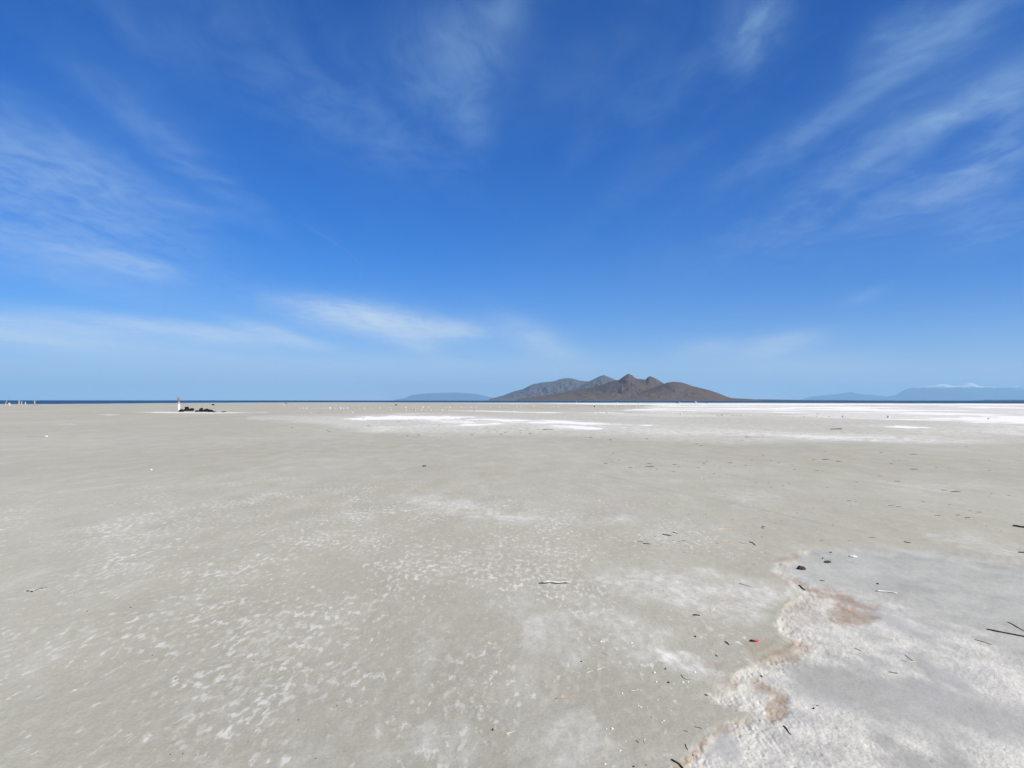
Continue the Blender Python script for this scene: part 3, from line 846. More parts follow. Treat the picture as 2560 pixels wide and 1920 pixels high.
def rod(name, px_pts, thick_px, mat, label, cat, group=None, flat=0.8, taper=0.55, jit=0.15, lift=0.6, fork=None):
    """a stick, reed or strip lying on the ground along the given photo points"""
    m_px = dist_px(*px_pts[len(px_pts) // 2])
    rad_ = max(thick_px * m_px * 0.38, 0.002)
    P3 = []
    for (px, py) in px_pts:
        x, y = gp(px, py)
        P3.append(Vector((x, y, ground_z(x, y))))
    c = sum(P3, Vector()) / len(P3)
    P3 = resample(P3, 8)
    n_ = len(P3)
    rel = []
    for i, p in enumerate(P3):
        off = Vector((rng.uniform(-1, 1), rng.uniform(-1, 1), rng.uniform(0, 0.7))) * rad_ * jit * (0 if i in (0, n_ - 1) else 2.2)
        rel.append(p - c + off + Vector((0, 0, rad_ * lift)))
    radii = [rad_ * (1 - (1 - taper) * i / (n_ - 1)) for i in range(n_)]
    radii[0] *= 0.75; radii[-1] *= 0.8
    bm = bmesh.new()
    tube(bm, rel, radii, 8, flat)
    if fork:
        a = rel[n_ // 2]
        v = (rel[-1] - rel[0]) * fork[0]
        w = Vector((-v.y, v.x, 0)) * fork[1]
        tube(bm, [a, a + (v + w) * 0.5 + Vector((0, 0, rad_)), a + v + w], [rad_ * 0.7, rad_ * 0.5, rad_ * 0.3], 6, flat)
    return tag(link_mesh(name, bm, mat, c), label, cat, group)


def lump_bm(w, d, h, seed, sub=3, rough=0.28, cut=-0.35, blocky=0.0):
    """an irregular stone: noisy ball squared off a little and flattened where it rests"""
    bm = bmesh.new()
    bmesh.ops.create_icosphere(bm, subdivisions=sub, radius=1.0)
    r_ = random.Random(seed)
    ox, oy = r_.uniform(0, 90), r_.uniform(0, 90)
    for v in bm.verts:
        c = v.co.normalized()
        k = float(fbm(np.array([c.x * 1.6 + ox + c.z * .7]), np.array([c.y * 1.6 + oy - c.z * .9]), 3, seed)[0]) - 0.5
        k2 = float(fbm(np.array([c.x * 4 + oy + c.z * 2]), np.array([c.y * 4 + ox + c.z]), 2, seed + 3)[0]) - 0.5
        q = 1 + rough * 2 * k + rough * 0.7 * k2
        if blocky:
            mx = max(abs(c.x), abs(c.y), abs(c.z))
            q *= (1 - blocky) + blocky / mx * 0.8
        z_ = c.z * q
        z_ = max(z_, cut)
        v.co = Vector((c.x * q * w / 2, c.y * q * d / 2, (z_ - cut) * h / (1 - cut)))
    return bm


def lump(name, px, py, w_px, h_px, mat, label, cat, group=None, seed=1, deep=0.8, rough=0.28, blocky=0.0, z=None, rot=0.0, sub=3):
    m_px = dist_px(px, py)
    x, y = gp(px, py)
    if 'pebble' in name:
        w_px, h_px = w_px * 0.78, h_px * 0.78
    w, h = w_px * m_px, h_px * m_px
    bm = lump_bm(w, w * deep, h, seed, sub, rough, blocky=blocky)
    zz_ = (ground_z(x, y) if z is None else z) - h * 0.04
    o = link_mesh(name, bm, mat, (x, y, zz_))
    o.rotation_euler = (0, 0, rot)
    return tag(o, label, cat, group)


def twin(src, px, py, label, cat, group, scale=1.0, rot=0.0, squash=1.0):
    o = src.copy()
    COL.objects.link(o)
    x, y = gp(px, py)
    o.location = (x, y, ground_z(x, y) - 0.002)
    o.rotation_euler = (0, 0, rot)
    o.scale = (scale, scale, scale * squash)
    return tag(o, label, cat, group)


# ---- the white post with its brown top
px, py = 447.0, 1027.0
mp = dist_px(px, py)
X, Y = gp(px, py)
post = bpy.data.objects.new('marker_post', None)
post.location = (X, Y, ground_z(X, Y))
COL.objects.link(post)
tag(post, 'white painted post with a weathered brown top beside the black boulders', 'post')


def ring_stack(levels, sides=14, wob=0.05):
    bm = bmesh.new()
    rings = []
    for (z_, r_, ox) in levels:
        rings.append([bm.verts.new((ox + r_ * math.cos(2 * math.pi * k / sides) * (1 + rng.uniform(-wob, wob)),
                                    r_ * math.sin(2 * math.pi * k / sides) * (1 + rng.uniform(-wob, wob)), z_)) for k in range(sides)])
    for r0, r1 in zip(rings[:-1], rings[1:]):
        for k in range(sides):
            bm.faces.new((r0[k], r0[(k + 1) % sides], r1[(k + 1) % sides], r1[k]))
    bm.faces.new(rings[0][::-1]); bm.faces.new(rings[-1])
    return bm


link_mesh('shaft', ring_stack([(-0.05, 3.1 * mp, 0), (2 * mp, 3.1 * mp, 0), (8 * mp, 2.9 * mp, -.01), (13 * mp, 2.7 * mp, -.01), (15.6 * mp, 2.5 * mp, -.02)]),
          M_PAINT, parent=post)
link_mesh('collar', ring_stack([(15.6 * mp, 2.3 * mp, -.02), (17 * mp, 2.2 * mp, -.03), (20 * mp, 2.2 * mp, -.03)]), M_TAN, parent=post)
link_mesh('post_top', ring_stack([(20 * mp, 2.5 * mp, -.04), (24 * mp, 2.4 * mp, -.05), (28 * mp, 2.3 * mp, -.05), (30 * mp, 1.9 * mp, -.05), (31.3 * mp, 0.7 * mp, -.05)]),
          M_RUST, parent=post)

# ---- boulders beside it
BOULDERS = [  # px, base py, width, height, seed, depth, blocky, z lift px, label
    (453.5, 1029.5, 11, 6.5, 3, 0.8, 0.1, 0, 'low rounded black boulder touching the foot of the white post'),
    (471, 1027.5, 22, 5.5, 5, 0.5, 0.2, 0, 'long flat black slab under the flat-topped block'),
    (467, 1024, 9.5, 6.5, 8, 0.8, 0.55, 4.2, 'flat-topped black block perched highest on the boulder pile'),
    (479.5, 1026.5, 11, 6, 12, 0.7, 0.1, 0, 'dark brown boulder tapering to the right of the flat-topped block'),
    (492, 1029.7, 8, 4.2, 15, 0.9, 0.0, 0, 'small black boulder in the gap in the middle of the row'),
    (503, 1029.5, 10.5, 9.0, 19, 0.8, 0.15, 0, 'tall peaked black boulder standing alone right of the gap'),
    (516, 1029.5, 12, 8, 23, 0.8, 0.2, 0, 'broad dark boulder with a rounded top right of the peaked one'),
    (526.5, 1030, 13, 6.6, 27, 0.7, 0.0, 0, 'wide black boulder at the right end of the row'),
    (535.5, 1030.2, 7, 2.2, 31, 0.7, 0.0, 0, 'flat dark stone trailing off the right end of the row'),
    (557, 1030.6, 5.5, 2.2, 35, 0.8, 0.0, 0, 'small dark stone lying apart on the white salt streak'),
    (562.5, 1029.6, 4, 2.0, 38, 0.8, 0.0, 0, 'tiny dark stone right behind the one on the white salt streak'),
    (533, 1013.2, 6.5, 3.0, 41, 0.7, 0.0, 0, 'lone dark mound on the mud far behind the boulder row'),
    (990, 1013.6, 5.5, 3.0, 44, 0.8, 0.0, 0, 'lone black mound on the open mud left of the far blue hills'),
    (715, 1008.6, 5, 1.4, 47, 0.8, 0.0, 0, 'low dark hump at the water edge left of the middle'),
]
for i, (bx, by, w, h, sd_, dp, bl, lift, lab) in enumerate(BOULDERS):
    x, y = gp(bx, by)
    z = ground_z(x, y) + lift * dist_px(bx, by)
    if lift:
        x2, y2 = gp(468, 1027.5)
        m2 = dist_px(468, 1027.5)
        o = lump('boulder', 467, 1027.5, w, h, M_ROCK, lab, 'boulder', 'black boulders by the post', sd_, dp, 0.2, bl, z=ground_z(x2, y2) + lift * m2)
    else:
        o = lump('boulder' if i < 9 else 'dark_stone', bx, by, w, h, M_ROCK, lab, 'boulder' if i < 9 else 'stone',
                 'black boulders by the post' if i < 9 else None, sd_, dp, 0.26, bl)
rod('pale_plank', [(456, 1030.2), (464, 1029.2), (472, 1029.4)], 1.6, M_TAN, 'pale tan plank lying in front of the boulder row', 'plank', flat=0.5)
lump('salt_lump', 708.5, 1012.8, 5.5, 1.6, M_SALTROCK, 'low white salt lump near the water edge left of the middle', 'salt lump', seed=52)
lump('salt_lump', 776, 1031.5, 5, 1.2, M_HALF, 'flat dark-sided lump alone on the mud below the stump row', 'salt lump', seed=53)
lump('salt_lump', 882, 1031.0, 6, 1.4, M_SALTROCK, 'flat white salt lump above the big white salt patch', 'salt lump', seed=54)

# ---- salted posts far left
def leaning_post(pts, r0, r1, mat, label, extra=None):
    m_ = dist_px(pts[0][0], pts[0][1])
    bx, by = gp(*pts[0])
    base = Vector((bx, by, ground_z(bx, by)))
    P3 = [Vector(((p[0] - pts[0][0]) * m_, 0, (pts[0][1] - p[1]) * m_)) for p in pts]
    P3[0].z -= 0.05
    P3 = resample(P3, 6)
    bm = bmesh.new()
    tube(bm, P3, [(r0 + (r1 - r0) * i / 5.0) * m_ * 0.72 * rng.uniform(0.9, 1.12) for i in range(6)], 9, 1.0, 0.16)
    return tag(link_mesh('salted_post', bm, mat, base), label, 'post', 'salt-whitened posts at the far left shore')


leaning_post([(12.3, 1013), (14, 1008.5), (16.2, 1004.2)], 1.3, 0.8, M_CREAMP, 'thin pale post leaning right at the far left edge')
lump('salt_lump', 14, 1014.4, 4, 2.4, M_CREAMP, 'small pale lump below the leaning post at the far left', 'salt lump', seed=61)
lump('salt_lump', 23, 1015, 6.0, 6.4, M_CREAMP, 'broad cream salt-crusted mound right of the leaning post', 'salt lump', seed=62, rough=0.35)
leaning_post([(47, 1014.2), (47.2, 1009), (47.4, 1003.6)], 2.0, 0.9, M_CREAMP, 'taller white post of the close pair at far left')
leaning_post([(53.3, 1013.4), (53.6, 1009), (54.2, 1005)], 1.5, 0.9, M_TAN, 'greyer, shorter post of the close pair at far left')
leaning_post([(63.5, 1014), (63.4, 1010.5), (63.4, 1006.6)], 2.3, 1.1, M_CREAMP, 'short stout white post standing alone right of the pair')
leaning_post([(86.8, 1013.8), (86.8, 1009), (86.4, 1003.8)], 1.5, 1.3, M_CREAMP, 'cream post with a white top, rightmost of the far left posts')
rod('driftwood_bar', [(79, 1014.0), (85, 1013.6), (91.5, 1013.9)], 1.4, M_CREAMP, 'pale bar lying across the foot of the rightmost far left post', 'driftwood', flat=0.7)

# ---- the row of salt-whitened stumps
G_ROW = 'salt-whitened stumps in rows across the flat'
L_ROW = 'small all-white stump, one of many in the long row across the flat'
protos = []


def stump_bm(seed, w=1.0, h=1.0):
    r_ = random.Random(seed)
    bm = ring_stack([(-0.06, 0.52 * w, 0), (0.12 * h, 0.50 * w, 0), (0.40 * h, 0.42 * w, r_.uniform(-.05, .05)),
                     (0.72 * h, 0.40 * w, r_.uniform(-.08, .08)), (0.93 * h, 0.30 * w, r_.uniform(-.1, .1)), (h, 0.14 * w, r_.uniform(-.1, .1))], 12, 0.14)
    return bm


ROW = [(750, 1021.4, 2.0, 1.3), (759, 1021.4, 2.2, 2.2), (766.5, 1021.4, 2.4, 2.4), (851, 1021.3, 4.2, 2.3), (859, 1022.3, 2.2, 3.0),
       (868.5, 1021.4, 2.8, 3.2), (911, 1021, 2.2, 2.0), (929, 1021, 2, 1.4), (949, 1021.3, 2.4, 2.8), (973, 1020.3, 1.8, 1.6), (978, 1025, 2.4, 2.4),
       (1014.5, 1019.8, 3.2, 2.6), (1071, 1019.8, 2.0, 3.0), (1113, 1019.3, 1.8, 1.4), (1124.5, 1019.8, 3.0, 3.2), (1153, 1019.2, 2.0, 1.8),
       (1176.5, 1019.6, 2.4, 2.6), (1190, 1019.5, 3.0, 1.8), (1225, 1018.8, 2.6, 1.8), (1248.5, 1019.6, 2.2, 4.2), (1270, 1018.6, 1.6, 1.4),
       (1291.5, 1018.7, 2.4, 2.6), (1302.3, 1018.7, 2.2, 3.2), (1313, 1018.4, 1.8, 1.4), (1334.5, 1017.4, 3.0, 2.2), (1355, 1017.4, 1.8, 1.4),
       (1375, 1017.8, 2.0, 2.0), (1394, 1018, 2.6, 2.4), (1398, 1018, 2.0, 1.8), (1512, 1017.3, 2.6, 2.2), (1538, 1016.8, 2.4, 2.2),
       (1564, 1017, 2.6, 2.6), (1574, 1016.6, 2.2, 2.0), (1590, 1016.8, 2.8, 2.6), (1598, 1017, 2.4, 2.2), (1614, 1017, 2.8, 2.4), (1628, 1016.8, 2.2, 1.8),
       (1015.5, 1026.2, 2.4, 2.6), (1053.3, 1026.4, 2.4, 3.2), (1078, 1026.2, 2.4, 2.6), (1090, 1026, 1.6, 1.6), (1105.5, 1026.4, 2.6, 3.4)]
for k in range(5):
    o = link_mesh('salted_stump', stump_bm(200 + k), M_SALTROCK)
    protos.append(o)
used = [False] * 5
for i, (bx, by, w, h) in enumerate(ROW):
    k = i % 5
    o = protos[k] if not used[k] else protos[k].copy()
    if used[k]:
        COL.objects.link(o)
    used[k] = True
    m_ = dist_px(bx, by)
    x, y = gp(bx, by)
    o.location = (x, y, ground_z(x, y))
    o.scale = (w * m_ * 1.1, w * m_ * 1.1, h * m_ * 1.12)
    o.rotation_euler = (rng.uniform(-.12, .12), rng.uniform(-.16, .16), rng.uniform(0, 6.2))
    tag(o, L_ROW, 'stump', G_ROW)


def big_stump(bx, by, w, h, mat, label, seed, tilt=0.0):
    m_ = dist_px(bx, by)
    x, y = gp(bx, by)
    bm = stump_bm(seed)
    o = link_mesh('salted_stump', bm, mat, (x, y, ground_z(x, y)))
    o.scale = (w * m_, w * m_, h * m_)
    o.rotation_euler = (0, tilt, 0)
    return tag(o, label, 'stump', G_ROW)


big_stump(824.5, 1021, 5.2, 3.4, M_SALTROCK, 'brightest wide white stump toward the left of the long row', 301)
big_stump(836, 1022, 6.2, 3.0, M_HALF, 'wide squat stump with a dark foot, second of the wide pair', 302)
big_stump(896, 1021.2, 3.6, 3.6, M_HALF, 'white stump with a dark side between two faint ones', 303)
big_stump(935.5, 1021.2, 3.8, 4.0, M_HALF, 'leaning stump with a dark side above the big white patch', 304, 0.35)
big_stump(1057, 1020, 3.8, 4.0, M_SALTROCK, 'larger white stump of the far row above the front row of five', 305)
big_stump(1037.5, 1026.8, 5.2, 5.6, M_HALF, 'tall stump with a painted shaded half in the front row, largest there', 306, 0.2)
big_stump(1120, 1026.8, 3.4, 4.0, M_HALF, 'rightmost dark-sided stump of the front row', 307)
big_stump(1186.5, 1027.6, 5.4, 5.0, M_HALF, 'big stump with a painted shaded half standing alone beside the thin white salt line', 308, 0.3)
big_stump(1267, 1029.2, 3.2, 2.0, M_SALTROCK, 'low white stump on the thin white salt line', 309)
big_stump(1285, 1029.4, 5.0, 2.6, M_SALTROCK, 'wider white stump on the thin white salt line', 310)
big_stump(1382.5, 1017.8, 4.2, 3.2, M_SALTROCK, 'brightest white stump of the far row below the island', 311)
big_stump(1444, 1018, 4.0, 3.0, M_HALF, 'grey-sided white stump alone below the island', 312)
big_stump(1486, 1017.4, 3.2, 3.2, M_DARK, 'black stump next to a white one below the island peaks', 313)
big_stump(1489.5, 1017.6, 3.0, 2.6, M_SALTROCK, 'white stump touching the black one below the island peaks', 314)
rod('log_or_shadow_rod', [(1493, 1031), (1499, 1033.2)], 1.6, M_SALTROCK, 'left of two short white logs lying slanted on the mud', 'log', 'short white logs on the mud')
rod('log_or_shadow_rod', [(1514, 1031), (1521, 1033.6)], 1.6, M_SALTROCK, 'right of two short white logs lying slanted on the mud', 'log', 'short white logs on the mud')
big_stump(1702.5, 1036, 5.2, 3.6, M_SALTROCK, 'largest white stump of the four on the line right of the island', 315)
big_stump(1731, 1036, 3.2, 2.2, M_SALTROCK, 'small white stump between two bigger ones right of the island', 316)
big_stump(1806, 1038.6, 4.2, 3.4, M_HALF, 'third stump on the line right of the island, with a painted shaded side', 317)
big_stump(1856, 1038.8, 3.8, 3.2, M_SALTROCK, 'last stump on the line right of the island', 318)
big_stump(2043.5, 1042.8, 4.4, 3.0, M_SALTROCK, 'white stump at the left end of the dark furrow line', 319)
big_stump(2074, 1042.6, 3.6, 2.8, M_SALTROCK, 'small white stump between two others on the dark furrow line', 320)
big_stump(2107, 1043.2, 4.4, 3.6, M_HALF, 'dark-sided stump of the touching pair on the dark furrow line', 321)
big_stump(2113.5, 1043.2, 3.0, 2.6, M_SALTROCK, 'small white stump of the touching pair on the dark furrow line', 322)
big_stump(2221.5, 1043.8, 6.4, 4.6, M_SALTROCK, 'biggest white stump far right, alone on the dark furrow line', 323)
big_stump(2471, 1048.2, 3.4, 3.4, M_HALF, 'dark stump at the far right end of the dark furrow line', 324)
rod('log_or_shadow_rod', [(2012, 1042.6), (2008, 1040.6)], 1.4, M_HALF, 'stubby leaning log left of the dark furrow line', 'log')
rod('log_or_shadow_rod', [(2041, 1035.4), (2047, 1035.2)], 1.6, M_BROWN, 'short brown log above the dark furrow line', 'log')
rod('log_or_shadow_rod', [(1790, 1038.5), (1804, 1038.4)], 1.0, M_GREYW, 'grey rod standing in for the shadow left of the third stump right of the island', 'log')  # grey rod laid in as the third stump's cast shadow
rod('log_or_shadow_rod', [(1826, 1038.9), (1853, 1038.9)], 0.9, M_GREYW, 'long thin grey rod standing in for the shadow left of the last stump right of the island', 'log')  # thin rod takes the place of the shadow thrown by the last stump

# ---- things on the water's edge
m_ = dist_px(1441, 1008.6); X, Y = gp(1441, 1008.6)
tri = bpy.data.objects.new('wooden_frame', None)
tri.location = (X, Y, ground_z(X, Y)); COL.objects.link(tri)
tag(tri, 'small pale wooden frame on spread legs at the water edge below the island', 'frame')
for sgn in (-1, 1):
    bm = bmesh.new()
    tube(bm, [(sgn * 2.4 * m_, 0, -0.1), (sgn * 1.3 * m_, 0, 2.2 * m_), (0.1 * sgn * m_, 0, 5.0 * m_)], [0.5 * m_, 0.45 * m_, 0.4 * m_], 8)
    link_mesh('leg', bm, M_TAN, parent=tri)
bm = bmesh.new()
tube(bm, [(-1.6 * m_, 0.1, 1.8 * m_), (0, 0.1, 1.9 * m_), (1.6 * m_, 0.1, 1.8 * m_)], [0.35 * m_] * 3, 8)
link_mesh('crossbar', bm, M_TAN, parent=tri)
big_stump(1543, 1009.2, 2.6, 3.6, M_SALTROCK, 'short white post at the water edge below the island peaks', 331)
lump('boulder', 1698.5, 1008.4, 5.2, 3.8, M_HALF, 'left of two boulders at the water edge, white over black', 'boulder', seed=71)
lump('boulder', 1739, 1008.0, 6.2, 4.6, M_HALF, 'right of two boulders at the water edge, paler and rounder', 'boulder', seed=73)
lump('dark_stone', 1692.5, 1008.2, 4.6, 1.6, M_ROCK, 'flat black stone left of the white-over-black water edge boulder', 'stone', seed=74)
lump('dark_stone', 1766.5, 1007.4, 4.2, 1.4, M_ROCK, 'flat dark stone right of the two water edge boulders', 'stone', seed=75)

# ---- named driftwood and litter, far to near
def stick(name, pts, th, mat, label, cat='stick', **k):
    return rod(name, pts, th, mat, label, cat, **k)


stick('driftwood_stick', [(2076, 1073.6), (2092, 1073.4), (2104, 1073.0)], 2.6, M_DARK, 'long black stick with a thick right end below the far white streak', taper=1.6)
stick('driftwood_stick', [(1357, 1074.6), (1370, 1073.8), (1384, 1074.2)], 3.2, M_BROWN, 'thick brown stick at the edge of the big white salt patch')
stick('driftwood_stick', [(68, 1092.5), (100, 1091.8), (113, 1091)], 1.2, M_GREYW, 'long thin grey stick on the mud at the left')
lump('salt_pebble', 116, 1091.8, 8, 2.6, M_WHITE, 'white lump at the end of the long thin grey stick', 'pebble', seed=80)
lump('salt_pebble', 378, 1175.6, 6.5, 3.0, M_WHITE, 'bright white pebble alone on smooth mud at the left', 'pebble', seed=81)
stick('driftwood_stick', [(1058, 1125), (1075, 1123)], 1.6, M_GREYW, 'faint grey twig alone on smooth mud above the dark ring')
# dark ring
x, y = gp(1061, 1166); m_ = dist_px(1061, 1166)
bm = bmesh.new()
pts = [(3.0 * m_ * math.cos(t * math.pi / 9), 3.0 * m_ * math.sin(t * math.pi / 9) * 1.9, 0.011 + 0.006 * math.sin(t)) for t in range(17)]
tube(bm, pts, [0.010] * 17, 7)
tag(link_mesh('black_ring', bm, M_DARK, (x, y, ground_z(x, y))), 'small black ring lying alone on the smooth mud left of centre', 'ring')
stick('reddish_twig', [(88, 1479.5), (95, 1475), (102, 1473.2), (110, 1473.6), (116, 1470.6)], 2.2, M_BROWN, 'crooked reddish-brown twig on the mud at the far left', 'twig', fork=(0.3, 0.9))
lump('dark_pebble', 69.5, 1480, 8, 2.4, M_DARK, 'left of two dark pebbles beside the crooked reddish twig', 'pebble', seed=83)
lump('dark_pebble', 79, 1481.5, 7, 2.4, M_DARK, 'right of two dark pebbles beside the crooked reddish twig', 'pebble', seed=84)
stick('black_stick', [(2532, 1313), (2542, 1314), (2556, 1317), (2580, 1318)], 5.5, M_DARK, 'thick black branch cut by the right edge above the dried pool', fork=(0.35, 0.5))
stick('black_stick', [(2546, 1381), (2572, 1382)], 4.0, M_DARK, 'short black stick cut by the right edge at the pool rim')
stick('dark_twig', [(2260, 1354.5), (2268, 1356), (2277, 1356.6)], 3.0, M_DARK, 'dark twig at the lower end of the wheel track', 'twig')
stick('reddish_reed', [(1790, 1358.2), (1812, 1356), (1834, 1353)], 3.2, M_PINK, 'long pinkish reed with a pale tip on the grey mud', 'reed')
stick('pale_straw', [(1792, 1323.5), (1810, 1322.8), (1828, 1322.2)], 2.0, M_STRAW, 'pale straw lying above the long pinkish reed', 'straw')
stick('black_twig', [(1873, 1355.5), (1882, 1358.2), (1889, 1364.6)], 3.0, M_DARK, 'bent black twig right of the long pinkish reed', 'twig')
stick('thin_twig', [(1850, 1357), (1858, 1359.4), (1869, 1360)], 1.6, M_GREYW, 'thin grey twig between the pinkish reed and the bent black one', 'twig')
stick('black_twig', [(1904.5, 1315.6), (1912.5, 1318.6)], 2.2, M_DARK, 'upper of two parallel black twigs above the dried pool', 'twig')
stick('black_twig', [(1904, 1318.8), (1910, 1322.2)], 2.2, M_DARK, 'lower of two parallel black twigs above the dried pool', 'twig')
stick('brown_stick', [(1656, 1337), (1668, 1338.6), (1679, 1340)], 4.2, M_BROWN, 'thick split brown stick left of the long pinkish reed', fork=(0.3, -0.6))
stick('black_stick', [(1608, 1358.6), (1617, 1359.4), (1626, 1360.4)], 3.4, M_DARK, 'straight black stick with salt around it left of the split brown one')
stick('dark_twig', [(1593, 1353.8), (1602, 1352.8), (1609, 1354.8)], 2.2, M_BROWN, 'small crooked brown twig just above the straight black stick', 'twig')
stick('dark_twig', [(1682, 1331.4), (1693, 1334.6)], 2.6, M_DARK, 'slanting dark twig above the thick split brown stick', 'twig')
stick('brown_twig', [(1696, 1353.6), (1706, 1352.6), (1712, 1351)], 2.0, M_BROWN, 'thin forked brown twig below the thick split brown stick', 'twig', fork=(0.4, 0.6))
# salt coated plank
x0, y0 = gp(1352, 1459); m_ = dist_px(1386, 1459)
bm = bmesh.new()
pl = [Vector((i * 8.2 * m_, rng.uniform(-1, 1) * 1.6 * m_, 0.012 + rng.uniform(0, 0.010))) for i in range(10)]
tube(bm, pl, [0.6 * 4.0 * m_] + [4.0 * m_ * rng.uniform(0.6, 1.5) for _ in range(8)] + [0.4 * 4.0 * m_], 10, 0.26, 0.5)
tag(link_mesh('salted_plank', bm, M_PLANK, (x0, y0, ground_z(x0, y0) - 0.004)), 'knobbly white salt-coated plank lying alone in the middle of the mud', 'plank')
lump('dark_pebble', 1349, 1460, 5, 3, M_DARK, 'dark pebble at the left end of the knobbly white plank', 'pebble', seed=86)
lump('weed_clump', 2004, 1420, 19, 6.5, M_WEED, 'black dried weed clump on the blue-grey pool, left of a smaller one', 'weed clump', seed=88, rough=0.55, deep=0.9)
lump('weed_clump', 2068, 1403.5, 13, 4, M_WEED, 'smaller dried weed clump on the blue-grey pool, right of the black one', 'weed clump', seed=89, rough=0.55, deep=0.9)
lump('dark_pebble', 2056.5, 1394, 5, 3, M_DARK, 'dark pebble just left of the smaller weed clump', 'pebble', seed=90)
lump('dark_pebble', 2077, 1380, 6, 3, M_DARK, 'dark pebble near the top rim of the dried pool', 'pebble', seed=91)
lump('salt_pebble', 2132, 1390, 20, 4, M_WHITE, 'flat pale salt cake on the blue-grey pool right of the weed clumps', 'salt cake', seed=92, deep=1.0)
stick('black_stick', [(1997, 1461.5), (2003, 1466), (2008, 1472), (2013, 1474.5)], 5.0, M_DARK, 'curved black stick at the pool rim above the brown stain', taper=0.7)
stick('dark_chip', [(2049, 1449.4), (2062, 1451)], 3.0, M_DARK, 'small dark chip on the blue-grey pool above the brown stain', 'chip')
stick('white_strip', [(2191, 1475.5), (2205, 1476), (2222, 1477), (2242, 1481)], 6.0, M_BONE, 'bright white strip lying on the blue-grey pool', 'strip', taper=0.6, flat=0.5)
lump('dark_pebble', 2194, 1457, 7, 3.5, M_DARK, 'dark pebble above the bright white strip', 'pebble', seed=94)
stick('black_pole', [(2467, 1570.5), (2510, 1579), (2560, 1588), (2640, 1603)], 4.6, M_DARK, 'long straight black pole cut by the right edge', 'pole', jit=0.02, taper=1.0)
stick('dark_twig', [(2520, 1553), (2540, 1563), (2580, 1585)], 2.8, M_DARK, 'thin dark stick crossing behind the long black pole at the right edge')
stick('brown_twig', [(2436, 1595.5), (2458, 1601), (2480, 1608.5)], 2.2, M_BROWN, 'thin brown twig below the left end of the long black pole', 'twig')
stick('brown_twig', [(2136, 1617), (2145, 1620), (2154, 1624)], 2.2, M_GREYW, 'short grey twig on the white crust left of the pool middle', 'twig')
stick('pale_straw', [(2252, 1646), (2270, 1652), (2290, 1649.5)], 2.2, M_STRAW, 'pale straw on the rough white crust above a dark twig', 'straw')
stick('dark_twig', [(2262, 1634), (2284, 1650)], 1.8, M_BROWN, 'slanting thin twig touching the pale straw on the crust', 'twig')
stick('dark_twig', [(2222, 1675.5), (2233, 1677.5), (2245, 1680)], 2.8, M_DARK, 'short dark twig on the crust above the grey mud tongue', 'twig')
stick('pale_straw', [(2208, 1682), (2222, 1682.6), (2234, 1680.6)], 2.2, M_STRAW, 'straw lying just under the short dark twig on the crust', 'straw')
stick('black_stick', [(1732, 1539.6), (1741, 1540.2), (1750, 1541.0)], 5.0, M_DARK, 'straight black chip on the mud left of the white crust bend', 'chip', taper=0.9)
stick('reddish_twig', [(1803, 1503), (1815, 1502), (1826, 1499.5)], 2.0, M_PINK, 'thin reddish twig on pale mud left of the pool rim', 'twig')
stick('pale_straw', [(1777, 1531), (1782, 1527), (1789, 1521)], 3.0, M_STRAW, 'short whitish straw slanting up above the straight black chip', 'straw')
stick('thin_twig', [(1847, 1459.5), (1868, 1465.5), (1888, 1471)], 1.8, M_GREYW, 'long thin grey twig on the pale swath left of the pool rim', 'twig')
stick('dark_twig', [(1812, 1605.5), (1818, 1609), (1824, 1614)], 4.0, M_DARK, 'slanting dark twig left of the red plastic scrap', 'twig')
lump('dark_pebble', 1738, 1594, 6, 3, M_DARK, 'dark pebble on mud left of the red plastic scrap', 'pebble', seed=96)
stick('dark_chip', [(1789, 1639), (1794, 1643)], 3.2, M_DARK, 'tiny dark chip below the slanting dark twig', 'chip')
# red scrap with a black cap
x, y = gp(1886, 1604.5); m_ = dist_px(1886, 1604.5)
scrap = bpy.data.objects.new('plastic_scrap', None)
scrap.location = (x, y, ground_z(x, y)); COL.objects.link(scrap)
tag(scrap, 'small red plastic scrap with a black end by the pool rim', 'plastic scrap')
bm = bmesh.new()
tube(bm, [(-2 * m_, 0, 0.007), (3 * m_, 0, 0.008), (8 * m_, 0.004, 0.009), (11 * m_, 0.006, 0.007)], [0.007, 0.009, 0.009, 0.004], 10, 0.6, 0.06)
link_mesh('body', bm, M_RED, parent=scrap)
bm = bmesh.new()
tube(bm, [(-11 * m_, 0.002, 0.008), (-7 * m_, 0, 0.010), (-2 * m_, 0, 0.009)], [0.004, 0.008, 0.006], 9, 0.7, 0.2)
link_mesh('cap', bm, M_DARK, parent=scrap)
stick('grass_blade', [(1703, 1690), (1708, 1698), (1717, 1702.5), (1731, 1702)], 2.6, M_GREEN, 'curved green grass blade on the bare mud', 'grass blade', taper=0.5)
lump('dark_pebble', 1671, 1710, 7, 4.5, M_DARK, 'dark oval pebble left of the green grass blade', 'pebble', seed=98)
lump('salt_pebble', 1707.5, 1709, 8, 4, M_WHITE, 'bright white pebble just below the green grass blade', 'pebble', seed=99)
stick('orange_reed', [(1389, 1748.6), (1410, 1748), (1431, 1746.4)], 4.4, M_ORANGE, 'orange-brown reed lying on the darker mud', 'reed', taper=0.85)
stick('pale_straw', [(1464, 1685), (1473, 1683), (1482, 1680)], 3.0, M_STRAW, 'left of two cream straws in line on the mud', 'straw')
stick('pale_straw', [(1492, 1678.5), (1501, 1675), (1510, 1670.5)], 3.0, M_STRAW, 'right of two cream straws in line on the mud', 'straw')
stick('pale_straw', [(1476, 1616), (1494, 1616.4), (1511, 1620)], 2.6, M_STRAW, 'thin bowed straw above the two cream straws', 'straw')
